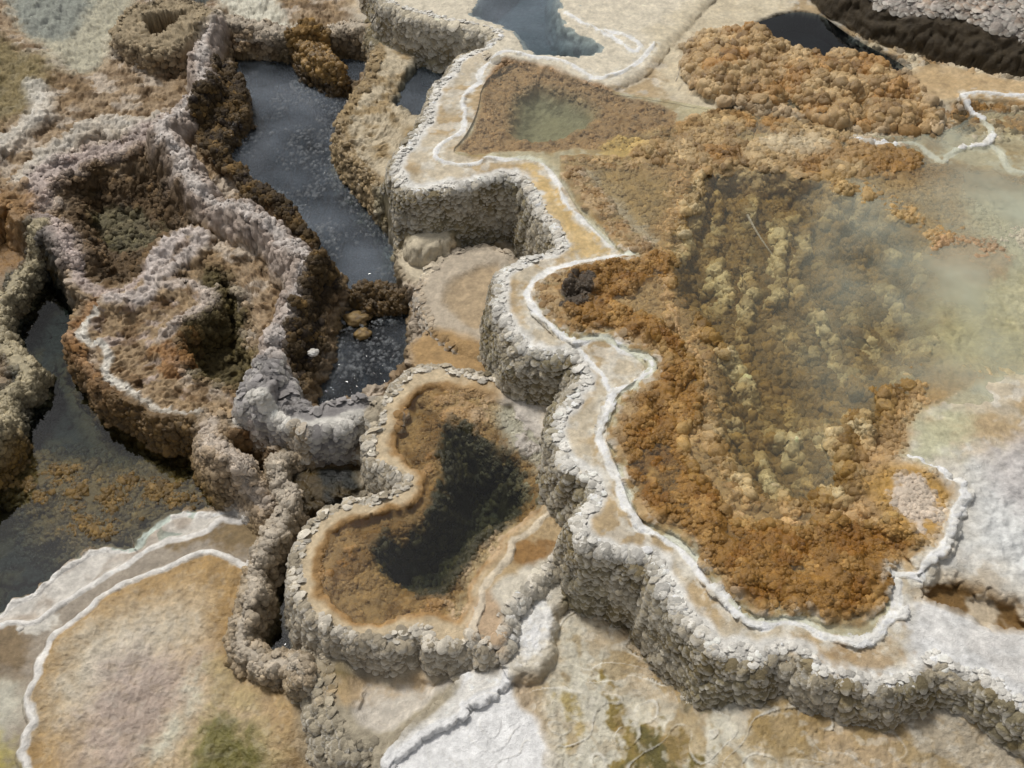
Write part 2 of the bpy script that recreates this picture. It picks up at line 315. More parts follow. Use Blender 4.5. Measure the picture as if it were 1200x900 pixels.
    if PASS == 0:
        dy = np.abs(np.diff(Y, axis=0)); dx = np.abs(np.diff(X, axis=1))
        gy_ = np.pad(np.abs(np.diff(H, axis=0))/dy, ((0, 1), (0, 0)), mode='edge')
        gx_ = np.pad(np.abs(np.diff(H, axis=1))/dx, ((0, 0), (0, 1)), mode='edge')
        RY = np.minimum(np.sqrt(1+gy_**2*1.0), 4.5); RX = np.minimum(np.sqrt(1+gx_**2*.7), 3.0)
        for _ in range(2):
            RY = boxblur(boxblur(RY, 2, 0), 5, 1); RX = boxblur(boxblur(RX, 5, 0), 2, 1)
        n0y, n0x = RY.shape; n1y, n1x = len(AY0[1]), len(AX0[1])
        # positions on the fine axes expressed as coarse fractional indices, base density kept
        fy0 = np.interp(AY0[1], AY0[0], np.arange(n0y)); fx0 = np.interp(AX0[1], AX0[0], np.arange(n0x))
        def remap(R, base):
            """R: (lines, n) density; base: fractional indices of the fine axis -> warped fractional indices"""
            out = np.empty((R.shape[0], len(base)))
            k = np.arange(R.shape[1])
            nb = np.interp(k, base, np.arange(len(base)))           # fine index at each coarse index
            for q in range(R.shape[0]):
                inc = .5*(R[q, 1:]+R[q, :-1])*np.diff(nb)
                cum = np.concatenate(([0], np.cumsum(inc)))
                out[q] = np.interp(np.linspace(0, cum[-1], len(base)), cum, k)
            return out
        FI = remap(RY.T, fy0).T                                       # (n1y, n0x)
        RX2 = bil(RX, FI, np.tile(np.arange(n0x), (n1y, 1)).astype(float))
        FJ = remap(RX2, fx0)                                          # (n1y, n1x)
        FI2 = bil(FI, np.tile(np.arange(n1y)[:, None], (1, n1x)).astype(float), FJ)
        PY = np.interp(FI2, np.arange(n0y), AY0[0]); PX = np.interp(FJ, np.arange(n0x), AX0[0])
        continue
# ------------------------------------------------------------------ fields used by relief and colour

# lumpy algae that grow in cushions
gx, gy = X+.6*wx, Y+.6*wy
ang = .95
rx = gx*math.cos(ang)+gy*math.sin(ang); ry = -gx*math.sin(ang)+gy*math.cos(ang)
fa, _, _ = worley(rx/.17, ry/.30, 101); fb, fb2, idb = worley(rx/.066, ry/.085, 102); fc, _, _ = worley(gx/.026, gy/.026, 103)
edge_ = dist(POOLIN, .42, True)
tanb = sst(-.005,.01,edge_)*sst(.15,.09,edge_+.03*N2)*(1-sst(980,1040,PX).astype(F32)*sst(640,600,PY).astype(F32))*sst(215,260,PY-.0*PX).astype(F32)
H = H+tanb*np.maximum(.308+.006*N2+.004*bulge(fc,.8)-H, 0)
c0x, c0y = plan(1230, 360, .25)
ROWD = np.sqrt((X-F32(c0x))**2+((Y-F32(c0y))*.8)**2)+.075*N1+.03*N2+.07*fbm(X, Y, .45, 2, 71)
ROWF = ROWD/.135; ROWF = ROWF-np.floor(ROWF)             # 0 at the inner side of a row, 1 at its outer edge
rowa = np.clip(.55+1.1*fbm(X, Y, .22, 2, 73), .05, 1)
LUMP = .075*rowa*ROWF**1.3*(1-sst(.72, 1, ROWF))+.022*bulge(fb, .8)+.010*bulge(fc, .8)+.04*bulge(fa, .85)
dd = sst(-.02, .10, sd('deep'))
rightfade = 1-sst(1000, 1110, PX).astype(F32)*sst(300, 380, PY).astype(F32)
H = H+dd*(LUMP-.02)*rightfade
upm = np.maximum(sst(-.03, .05, sd('p2up')), sst(-.02, .05, sd('ab')))
fd, _, idd = worley(gx/.19, gy/.22, 111); fe, _, _ = worley(gx/.075, gy/.08, 112)
BALL = .085*bulge(fd, .75)+.042*bulge(fe, .8)+.010*bulge(fc, .8)
abm = sst(-.03, .06, sd('ab')+.05*N1+.03*N2)
H = H*(1-abm)+abm*(.222+BALL*.70+.055*N1+.050*np.maximum(sst(60,105,PY-.13*(PX-900)).astype(F32), sst(.06,.0,sd('ab'))*sst(40,60,PY-.30*(PX-880)).astype(F32)))+sst(-.03, .05, sd('p2up'))*(1-abm)*(.35*BALL-.02)
och = np.clip(sst(-.015, .02, sd('ochre')+.02*N2)+sst(-.015, .02, sd('lobe')+.02*N2), 0, 1)
H = H+och*(.035*bulge(fb, .85)+.014*bulge(fc, .85)+.03*N1-.015)
p2b = sst(0, .05, sd('p2in'))*(1-sst(0, .08, sd('p2d')))
H = H+p2b*(.012*bulge(fc, .85)+.012*N2)
p4b = sst(0, .05, sd('p4in'))
H = H+p4b*(.006*bulge(fc, .85)+.010*N2+.022*N1)
lowm = sst(0, .1, sd('low'))*(1-sst(-.06, 0, sd('fan3')))
fg, _, _ = worley(gx/.14, gy/.14, 121)
BROWNP = dist([(-100,550),(0,535),(60,525),(130,532),(200,548),(260,560),(310,590),(300,610),(240,610),(190,620),(150,650),(95,650),(60,640),(40,612),(0,600),(-100,610)], -.22, True)
H = H+lowm*(.035*bulge(fg, .8)+.02*bulge(fb, .8)+.010*bulge(fc,.8))+lowm*.090*sst(-.08, .10, BROWNP+.04*N1)
# rough old rock on the left, hummocks of the flats
smooth_ = np.maximum.reduce([sst(-.05,0,sd(k)) for k in ('p6','ms','mb','brp')])
leftm = (1-smooth_)*(1-sst(-.25, -.1, sd('t1')))*(1-lowm)*(1-sst(-.03, .03, sd('fan3')))*(1-sst(-.05, .02, sd('t3')))*(1-sst(-.05,.02,sd('t5')))*(1-sst(-.1,0,sd('t6')))*sst(640, 570, PX).astype(F32)
ridg = 1-np.abs(fbm(X, Y, .10, 3, 61))
H = H+leftm*(.018*N1+.012*N2+.014*(ridg-.6))
H = H+(1-rightfade)*sst(0,.1,edge_)*(.012*N1+.004*bulge(fc,.85))
whm = sst(-.1, .2, sd('whiter')); H = H+whm*(.006*bulge(fb2-fb, .9)+.014*N1+.010*N2+.003*N3)
H = H+np.maximum(gold,waist)*(.03*bulge(fb,.85)+.014*bulge(fc,.85)+.02*N1)
H = H+shore*(.022*bulge(fb,.85)+.012*bulge(fc,.85)+.02*N1)
tfield = fbm(X, Y, .42, 3, 310)*3.6; tsaw = tfield-np.floor(tfield)
tmask = np.clip(sst(.03,-.03,sd('t5'))*sst(-.03,-.10,sd('t1'))*sst(600,640,PX).astype(F32)+sst(.02,.06,sd('t5'))*.8+sst(.1,.3,sd('whiter'))*.9+sst(.03,.10,sd('t6in'))*.4, 0, 1)*np.clip(.5+1.2*NL, .1, 1)
H = H+tmask*.0042*tsaw
H = H+.0025*N2+.004*N1*(1-leftm)
fanm = sst(0, .05, sd('fan1'))
rip = np.sin((X*1.0+Y*.9)*80+6*N1)*.5+.5
H = H+fanm*(.03*NL+.0045*rip*sst(.15, .35, sd('fan1'))+.006*N2*.5-.02*sst(.1, .5, sd('fan1')))
H = H-.03*sst(.0,.25,dist([(225,880),(250,835),(280,835),(310,870),(330,960),(220,960)], -.2, True))

# ------------------------------------------------------------------ normals, scaly walls displaced sideways
def normals(Xa, Ya, Za):
    ux, uy, uz = [np.gradient(a, axis=1) for a in (Xa, Ya, Za)]
    vx, vy, vz = [-np.gradient(a, axis=0) for a in (Xa, Ya, Za)]
    n = np.stack((uy*vz-uz*vy, uz*vx-ux*vz, ux*vy-uy*vx), -1)
    n /= np.linalg.norm(n, axis=-1, keepdims=True)+1e-12
    return n
n0 = normals(X, Y, H)
slope = 1-n0[..., 2]
steep = sst(.18, .45, slope)
Z = H.copy()
w1 = np.zeros(SH, F32)
sel = (steep > .02) & (PX > -120) & (PX < 1320) & (PY > -140) & (PY < 1020)
j = .01*N3[sel]
far = 1+.5*sst(300, -20, PY[sel]).astype(F32)
s1 = .034*far
a1, a2 = worley3((X[sel]+j)/s1, (Y[sel]+j)/s1, (H[sel]+j)/(s1*.75), 131)
w1[sel] = bulge(a1, .85)
WALLKEYS = np.maximum.reduce([sst(-.15,-.1,sd('t1')), sst(-.10,-.06,sd('t3')), sst(-.16,-.1,sd('t6')), sst(-.12,-.05,sd('t11')), sst(-.1,-.06,sd('p6')), sst(-.02,.05,sd('trw')), sst(-.07,-.04,sd('r1b_'))*sst(.12,.05,sd('r1b_')), sst(.16,.1,sd('r1'))*.6])
inpool = np.maximum.reduce([sst(0,.03,sd('poolin')), sst(0,.03,sd('p2in')), sst(0,.03,sd('p4in')), sst(0,.05,sd('pb'))*sst(-.06,-.09,sd('r1b_')), abm])*(1-sst(0,.02,sd('trw')))
SCALE = steep*WALLKEYS*(1-inpool)
XH, YH = X+.8*H, Y+1.2*H
N3H = fbm(XH, YH, .025, 2, 9); N2H = fbm(XH, YH, .08, 3, 5)
D = SCALE*(w1*.028-.010)+leftm*(.006*N3H+.004*N2H-.005*bulge(fc,.6)*(1-steep))*(1-SCALE)
XH, YH = X+.8*H, Y+1.2*H
flr = sst(.03,-.03,sd('t5'))*sst(-.03,-.10,sd('t1'))*sst(600,640,PX).astype(F32)
PN0 = fbm(XH, YH, .012, 2, 283)
rg2 = 1-np.abs(fbm(XH, YH, .045, 3, 63)); rg3 = 1-np.abs(fbm(XH, YH, .018, 2, 64))
LM = np.maximum(leftm, np.clip(steep*(sst(-.10,-.05,sd('t11'))*(1-sst(-.09,-.05,sd('t1')))+sst(.12,.08,sd('rt'))+sst(-.02,.02,sd('low'))+sst(.08,.04,np.minimum(sd('r7'),sd('r8')))+sst(-.08,-.03,sd('crat'))),0,1)*(1-sst(-.03,.0,sd('t3')))*(1-sst(-.1,-.05,sd('t6'))))*(1-sst(-.05,-.01,sd('fan3'))*sst(.05,.07,sd('r7')))
D = D+(flr+sst(0,.03,sd('fan1')))*(.0022*N3+.0022*PN0+.0014*(1-np.abs(fbm(X,Y,.06,3,66))-.7))
D = D+LM*(1-SCALE)*(.010*(rg2-.7)+.011*(rg3-.7)+.004*PN0+steep*(.022*(w1-.4)+.008*N2H+.006*N3H))
D = D+ (inpool+lowm*.7).clip(0,1)*.004*N3
X2 = X+n0[..., 0]*D; Y2 = Y+n0[..., 1]*D; Z = Z+n0[..., 2]*D
# drooping lip where a ledge turns into the wall
n1 = normals(X2, Y2, Z)
slope1 = 1-n1[..., 2]

# ------------------------------------------------------------------ colours of the minerals and the mats (albedo, linear)
C = np.empty(SH+(3,), F32); C[:] = (.50, .42, .31)
WET = np.full(SH, .12, F32)
def paint(mask, col, a=1.0):
    m = (np.clip(mask, 0, 1)*a)[..., None].astype(F32); C[:] = C*(1-m)+np.array(col, F32)*m
def zone(pts, z, soft, brk=.04, calm=False):
    d = dist(pts, z, True, margin=max(.3, soft*2), calm=calm); return sst(-soft*.7, soft*.7, d+brk*(N1+.8*N2+.5*N3))
WHITE=(.70,.68,.63); CREAM=(.58,.52,.41); TAN=(.42,.31,.18); BROWN=(.21,.13,.06); OCH=(.30,.175,.055); DKHOLE=(.035,.030,.014)
OLIVE=(.15,.125,.055); GREY=(.36,.345,.30); PINK=(.52,.45,.42); RUST=(.30,.15,.05); COOLW=(.66,.68,.69); SLATE=(.10,.11,.10)
tr0 = sst(-.02,.02,SD['trw'])
nz = lambda s, lo, hi, seed: sst(lo, hi, fbm(XH, YH, s, 4, seed))
# flats bottom right
paint(nz(.5, -.1, .5, 201), TAN, .55); paint(nz(.35, 0, .6, 202), (.55,.53,.48), .7)
paint(leftm, (.38,.295,.205), .95); paint(leftm*nz(.25, -.2, .5, 203), (.27,.19,.105), .7); paint(leftm*nz(.10, .05, .45, 204), (.14,.09,.045), .75)
paint(leftm*nz(.16, .1, .45, 206), (.60,.545,.48), .6)
# upper-left flats
paint(zone(ULP, .04, .10), (.50,.47,.38)); paint(zone([(5,-40),(15,25),(45,45),(90,40),(110,-10),(80,-60)], .04, .08), (.27,.29,.27), .8); paint(zone(ULO, .1, .12), (.22,.185,.09), .8)
paint(sst(.12, .02, sd('r2c'))*.8, WHITE, .75); paint(sst(.10, .02, sd('r2b')), WHITE, .7); paint(sst(.10, .02, sd('r2')), PINK, .9)
paint(sst(.10, .06, sd('r1')), (.42,.36,.32), .9); paint(sst(.045, .01, sd('r1')+.01*N2), (.60,.56,.53), .85); paint(sst(.08, .02, sd('rt')), (.50,.45,.38), .9)
paint(sst(-.03, .05, sd('b1')+.03*N2), (.12,.08,.04), .9); paint(sst(0, .05, sd('b1d')+.03*N1)*nz(.15,-.5,.3,207), (.085,.075,.032), .9); paint(sst(.05,.09,sd('b1d')+.04*N1), (.20,.18,.12), .7)
paint(sst(-.02, .06, sd('m2')), (.36,.275,.18), .9); paint(sst(0, .06, sd('m2'))*nz(.10,.1,.5,208), PINK, .7); paint(sst(0,.06,sd('m2'))*nz(.09,.1,.5,218), (.17,.105,.05), .7); paint(sst(-.08,-.02,sd('m2'))*sst(.02,-.02,sd('m2'))*sst(.0,.05,sd('low')+.1), RUST, .6)
paint(sst(-.01, .05, sd('b2')+.02*N2), (.105,.085,.036), .95); paint(sst(.0,.05,sd('b2'))*nz(.1,.0,.4,209), (.19,.155,.07), .7)
paint(zone([(195,395),(215,385),(200,420),(215,440),(190,440),(180,410)], 0, .03), RUST, .6)
paint(sst(.04, .015, sd('r2d')), PINK, .8); paint(sst(.028,.010,sd('m2l')), WHITE, .85); paint(sst(.05,.02,sd('m2s')), (.56,.51,.48), .9); paint(sst(.05,.02,sd('m2t')), (.52,.46,.41), .9)
paint(sst(-.06,.0,sd('brp')), (.22,.14,.055)); paint(zone([(385,575),(400,570),(410,580),(398,590),(388,588)], -.1, .01), DKHOLE); paint(zone([(302,560),(318,555),(318,575),(306,580)], -.05, .012), DKHOLE)  # brown ground with dark spots painted for two small holes
paint(sst(-.08,-.04,sd('r1b_')), (.31,.295,.29)); paint(sst(.03, .01, sd('r1b')), WHITE, .8)
paint(sst(-.07, -.01, sd('crat')), (.36,.30,.21)); paint(sst(.02, .05, sd('cratin')), BROWN)
paint(zone(TOPB, .1, .06), (.62,.60,.52)); paint(zone(TOPW, .05, .04), SLATE)
# dark pool at the left
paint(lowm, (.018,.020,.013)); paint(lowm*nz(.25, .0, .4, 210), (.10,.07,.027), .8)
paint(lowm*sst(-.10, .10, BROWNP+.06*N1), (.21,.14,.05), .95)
lm = sst(-.20, -.06, sd('m2'))*lowm; paint(lm, (.22,.145,.06), .8)
paint(sst(.05, .02, sd('r3')), (.42,.37,.26)); paint(sst(0, .05, sd('r3out')), (.28,.22,.15)); paint(zone([(-60,270),(40,260),(70,290),(40,310),(10,340),(-60,380)], -.2, .08), (.30,.19,.09), .9)
# pool with the bubbles
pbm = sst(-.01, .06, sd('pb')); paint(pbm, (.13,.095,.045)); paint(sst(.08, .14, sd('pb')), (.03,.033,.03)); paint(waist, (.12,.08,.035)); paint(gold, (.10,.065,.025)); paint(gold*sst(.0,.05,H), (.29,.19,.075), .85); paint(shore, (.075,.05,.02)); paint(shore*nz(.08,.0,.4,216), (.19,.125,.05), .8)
# fan and its steps
f3 = sst(-.02, 0, sd('fan3')); paint(f3, (.60,.575,.535)); paint(f3*nz(.2, 0, .5, 211)*.8, (.42,.36,.30), .9)
f2 = sst(-.02, .01, sd('fan2')); paint(f2, (.36,.32,.27)); paint(f2*zone([(190,640),(250,620),(300,610),(340,620),(300,665),(260,645),(230,648),(200,655)], -.23, .05), (.24,.18,.10), .9)
paint(f2*zone([(-40,735),(40,740),(50,765),(40,800),(20,820),(-40,800)], -.23, .08), (.24,.185,.12)); paint(f2*zone([(35,735),(60,730),(70,740),(50,755)], -.23, .03), WHITE, .8)
paint(f2*zone([(-40,830),(25,800),(25,850),(10,900),(-40,900)], -.23, .08), (.52,.50,.43)); paint(f2*zone([(-20,890),(20,870),(30,910),(-20,940)], -.23, .08), (.40,.34,.09),.8)
f1 = sst(-.01, .01, sd('fan1')); paint(f1, (.52,.42,.29)); 
paint(f1*sst(.22, .02, sd('fan1')), (.38,.26,.12), .85); paint(f1*zone([(130,740),(220,720),(230,760),(130,830),(60,860),(60,800)], -.2, .15), (.58,.54,.46), .8)
paint(f1*zone([(150,770),(230,770),(250,800),(200,880),(120,960),(80,880)], -.2, .15), (.43,.36,.32), .85)
paint(f1*zone([(225,800),(245,790),(240,830),(200,900),(160,960),(190,870)], -.2, .07), (.62,.60,.50), .9)
paint(f1*zone([(255,770),(300,800),(330,850),(360,960),(320,960),(290,860),(250,830),(225,900),(210,900),(235,830)], -.2, .06), (.42,.345,.20), .8)
paint(f1*zone([(235,870),(255,840),(280,845),(310,880),(320,960),(200,960)], -.22, .08), (.19,.175,.06), .95)
paint(f1*zone([(240,660),(285,668),(290,720),(280,760),(300,790),(260,770),(250,700)], -.2, .08), (.36,.245,.11), .8)
for k in ('st1','st2','st3'): paint(sst(.018, .008, sd(k)-.004*N2), (.72,.70,.67))
# middle: shelf, small basins
paint(sst(-.1, -.03, sd('t11')), (.36,.28,.17)); paint(sst(0, .03, sd('t11'))*nz(.15,-.5,.2,213), CREAM, .8); paint(sst(.0,.03,sd('p5in')), (.10,.11,.10), .9)
paint(sst(-.06, 0, sd('ms')), CREAM); paint(sst(-.06, .0, sd('p6')), (.50,.44,.36)); paint(sst(0,.05,sd('p6in')), (.44,.35,.24), .9)
paint(sst(-.06,0,sd('mb')), (.40,.28,.15))
paint(sst(0,.05,sd('alc')), (.25,.19,.10))
# bottom middle
paint(sst(-.18,-.1,sd('t6')), (.39,.35,.275)); paint(sst(0,.03,sd('t6in')), (.60,.56,.50)); paint(zone([(395,768),(470,770),(540,776),(500,795),(440,800),(400,830)], -.04, .06), TAN, .8); paint(zone([(395,768),(440,768),(420,790),(400,800)], -.04, .05), OLIVE, .7)
paint(sst(-.02,0.02,sd('t5')), (.79,.79,.79)); paint(sst(0,.02,sd('t5b')), (.70,.68,.64), .8)
# flats to the right of the white flow
fl = sst(.03,-.03,sd('t5'))*sst(-.03,-.10,sd('t1'))*sst(620,650,PX).astype(F32)
paint(fl*zone([(640,690),(760,720),(820,790),(900,830),(1050,850),(1250,880),(1250,840),(1000,790),(700,640)], 0, .10), (.30,.245,.165), .8)  # brown band along the tall wall's foot: stain with shade painted in
paint(fl*zone([(625,800),(660,720),(720,760),(780,830),(870,870),(960,960),(650,960)], 0, .12), (.58,.56,.48), .85)
paint(fl*zone([(703,795),(722,797),(725,820),(745,840),(775,845),(805,870),(805,960),(740,960),(730,880),(712,840)], 0, .025, .05), (.25,.19,.055), .95)
paint(fl*zone([(745,850),(780,850),(800,875),(800,960),(755,960)], 0, .03), (.12,.105,.035), .9); paint(fl*zone([(655,825),(675,822),(672,860),(655,862)], 0, .03), (.36,.28,.10), .8)
paint(fl*zone([(860,860),(920,840),(960,870),(930,920),(870,920)], 0, .06), (.33,.235,.10), .8); paint(fl*zone([(960,830),(990,850),(1000,900),(960,870)],0,.05),(.30,.22,.10),.8); paint(fl*zone([(1040,850),(1200,880),(1250,960),(1050,960)],0,.1),(.42,.38,.31),.8)
paint(sst(-.01,.02,sd('p7')), (.085,.065,.03)); paint(sst(0,.03,sd('p7'))*nz(.12,0,.3,219), (.20,.13,.05), .9)
paint(sst(.085, .04, sd('r8')), (.40,.32,.23)); paint(sst(.04, .01, sd('r8')+.01*N2), (.55,.49,.43), .8)
paint(sst(.055, .035, sd('r7')), (.40,.33,.24)); paint(sst(.035, .01, sd('r7')), (.54,.49,.42), .8)
paint((fl+.5*f1)*nz(.06,.15,.45,295), (.40,.31,.19), .35); paint((fl+.3*f1)*nz(.045,.2,.5,296), (.66,.63,.56), .4); paint(fl*nz(.16,.2,.45,297), (.33,.24,.11), .6)
paint(tmask*sst(.84,.95,tsaw)*sst(1.0,.985,tsaw)*np.clip(.6+N2,0,1), (.72,.70,.64), .75)
t3m = sst(-.10,-.06,sd('t3')); paint(t3m, (.40,.355,.28)); paint(sst(-.012,.01,sd('t3')), (.56,.47,.34)); paint(sst(-.015,.012,sd('p4in')+.01*N2), (.36,.23,.105), .95); paint(sst(.02,.06,sd('p4in'))*nz(.12,-.2,.3,221), (.22,.125,.04), .85)
paint(zone([(560,480),(600,470),(650,480),(655,520),(640,560),(615,540),(590,515)], .1, .06), (.56,.53,.49), .9); paint(zone([(520,460),(590,450),(580,500),(560,510),(530,490)], .1, .06), (.42,.30,.17), .8)
paint(zone([(548,720),(560,680),(590,645),(635,600),(600,610),(560,650),(530,720)], .11, .05), (.54,.43,.30), .9)
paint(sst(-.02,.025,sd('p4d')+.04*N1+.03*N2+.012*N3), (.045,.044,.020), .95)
paint(sst(-.03,0,sd('t4b')), (.45,.35,.22)); paint(zone([(605,640),(640,632),(650,655),(630,668),(605,660)], .12, .03), (.27,.15,.05), .8); paint(sst(-.03,0,sd('t4c')), (.50,.39,.28))
paint(sst(-.03,0,sd('t4')), (.60,.56,.48)); paint(zone([(600,715),(640,700),(640,740),(635,770),(610,775),(600,745)], .06, .04), (.76,.755,.74), .9)
paint(sst(.016,.008,sd('t3r')), (.66,.60,.50), .8)
# tall terrace: wall, white ledge, mats, pools
wallc = sst(-.14,-.10,sd('t1')); wm = wallc*sst(.16,.3,slope)
paint(wm, (.38,.34,.265)); paint(wm*nz(.3,-.1,.4,231), (.23,.20,.125), .8); paint(wm*nz(.16,.0,.35,232), (.185,.145,.07), .7)
led = sst(-.018,.004,sd('t1')); paint(led, (.55,.49,.39)); paint(led*nz(.22,-.1,.35,233), (.45,.345,.21), .8); paint(led*nz(.09,.15,.5,234), (.66,.64,.59), .55); paint(sst(-.03,-.005,sd('t1'))*sst(.045,.015,sd('t1')), (.72,.71,.68), .9)
paint(led*zone([(600,190),(625,185),(650,215),(665,245),(720,290),(715,305),(670,300),(640,240)], .42, .03), (.60,.45,.23), .8)
paint(led*zone([(1060,690),(1200,740),(1400,800),(1400,900),(1200,830),(1080,790),(1060,750)], .42, .05), (.68,.68,.68), .85)
paint(led*zone([(955,755),(1010,758),(1060,765),(1070,780),(1010,785),(960,775)], .42, .03), (.42,.31,.19), .7)
up = sst(-.05,.0,sd('up3')); paint(up, (.64,.59,.49)); paint(zone([(760,30),(860,-20),(940,-20),(900,30),(820,35),(800,60),(870,140),(800,130),(770,100)], .45, .08), (.60,.54,.42), .9)
paint(sst(-.01,.03,sd('poolin')), (.44,.31,.17)); paint(sst(0,.03,sd('p2in')), (.40,.27,.155)); paint(sst(0,.10,sd('p2d')), (.34,.33,.26)); 
dm = sst(-.03,.08,sd('deep')); pal = sst(.35,.8,ROWF)*sst(-.25,.25,N1+.35*N2)*rowa**.5
paint(dm, (.25,.16,.05)); paint(dm*pal, (.62,.53,.35), .92); paint(dm*nz(.12,.1,.5,242), (.20,.12,.035), .6)
upc = np.maximum(abm, sst(-.03,.05,sd('p2up'))); paint(upc, (.44,.325,.18)); paint(upc*nz(.18,.0,.5,243), (.55,.43,.26), .85); paint(upc*nz(.22,.1,.5,244), (.36,.19,.05), .6); paint(upc*nz(.10,.1,.45,245), (.17,.10,.035), .6)
paint(zone([(700,165),(770,162),(762,190),(700,202)], .43, .03), (.60,.45,.20), .8); paint(zone([(880,150),(960,165),(1010,175),(1000,190),(900,175)], .43, .05), (.60,.52,.38), .8); paint(zone([(1000,160),(1080,166),(1060,178),(1005,176)], .43, .02), (.66,.62,.52), .8)
paint(zone([(650,185),(690,195),(730,225),(780,285),(745,290),(700,260),(660,220)], .42, .03), (.52,.46,.39), .85); paint(zone([(690,190),(760,200),(790,240),(760,270),(720,235)], .42, .04), (.40,.29,.15), .8)
paint(zone([(1000,160),(1100,150),(1110,190),(1200,200),(1260,230),(1200,235),(1100,210),(1030,200),(950,185)], .43, .06), OCH, .75)
paint(zone([(1100,125),(1200,120),(1260,140),(1260,160),(1165,150),(1120,140)], .44, .05), (.36,.21,.07), .8)
paint(tanb*(1-och), (.44,.325,.185), .9); paint(tanb*(1-och)*nz(.06,-.1,.3,255), (.30,.185,.075), .7)
paint(och, OCH); paint(och*nz(.15,.0,.5,251), (.24,.115,.02), .7); paint(och*nz(.1,.25,.6,252), (.45,.29,.12), .8)
paint(zone([(665,340),(690,335),(690,355),(668,360)], .42, .02), (.06,.05,.04), .9)
ur = sst(960,1010,PX).astype(F32)*sst(250,200,PY).astype(F32)*(1-tr0)*(1-abm)
paint(ur*nz(.16,-.1,.35,291), OCH, .75); paint(ur*nz(.13,.05,.4,292), (.56,.50,.38), .8); paint(ur*nz(.10,.2,.5,293), (.09,.07,.035), .8)
paint(sst(-.05,.03,sd('tanm')), (.52,.40,.25), .9)
paint(zone([(1090,330),(1250,300),(1250,430),(1130,440),(1090,420)], .42, .15), (.52,.49,.34), .8); paint(zone([(1120,220),(1260,230),(1260,420),(1180,380),(1150,290)], .43, .12), (.60,.57,.47), .85); paint(zone([(960,200),(1080,215),(1130,260),(1100,280),(1020,250),(940,230)], .43, .08), (.40,.28,.13), .7)
paint(zone([(1085,290),(1150,275),(1190,300),(1160,340),(1110,320)], .43, .04), (.45,.31,.19), .85)
paint(sst(-.15,.16,sd('whiter')+.10*N1+.05*NL), (.66,.67,.665), .95); paint(zone([(1080,480),(1150,470),(1130,520),(1060,560)], .44, .1), (.52,.52,.38), .8); paint(zone([(1150,520),(1250,480),(1250,600),(1170,600)], .45, .1), (.52,.49,.48), .7)
paint(sst(-.02,.06,sd('m1')), (.46,.30,.11)); paint(zone([(1030,570),(1075,560),(1100,600),(1080,640),(1050,600)], .46, .03), (.64,.58,.52), .8)
paint(sst(-.02,.02,sd('urw'))*(1-abm*sst(.265,.29,H)), (.022,.024,.022), .97)
hm = sst(0,.05,sd('hollow')); paint(hm, (.52,.45,.35)); paint(hm*nz(.12,-.25,.2,261), (.20,.12,.04), .95)
for k, r in (('c1',.016),('c2',.020),('c2b',.010),('c3',.016),('c4',.016),('c5',.017),('c5b',.017)): paint(sst(r*3.2, r, sd(k))*nz(.04,-.1,.4,298), (.70,.68,.62), .7); paint(sst(r, r*.55, sd(k)+.006*N2+.004*N1), (.80,.79,.76))
tr = sst(-.02,.02,sd('trw')); paint(tr, (.055,.04,.02)); paint(sst(.10,.16,sd('trw')+.04*N1), (.42,.38,.35)); paint(sst(.1,.16,sd('trw')+.04*N1)*nz(.2,0,.5,271), (.36,.27,.20), .7)  # near-black brown band at the foot, paler scaly face above it
PN = fbm(XH, YH, .016, 2, 281)
C *= (1+.12*N3H+.12*N2H+(.10+.16*leftm)*PN)[..., None]
lum = C.mean(-1, keepdims=True); C[:] = lum+(C-lum)*1.10
C[:] = np.clip(C, .005, 1)**1.15*1.12
np.clip(C, .01, .85, out=C)
WET = np.clip(.15+.75*np.maximum.reduce([inpool, lowm, pbm, f1*.8, fl*.5, np.clip(p4b,0,1)]), 0, 1).astype(F32)

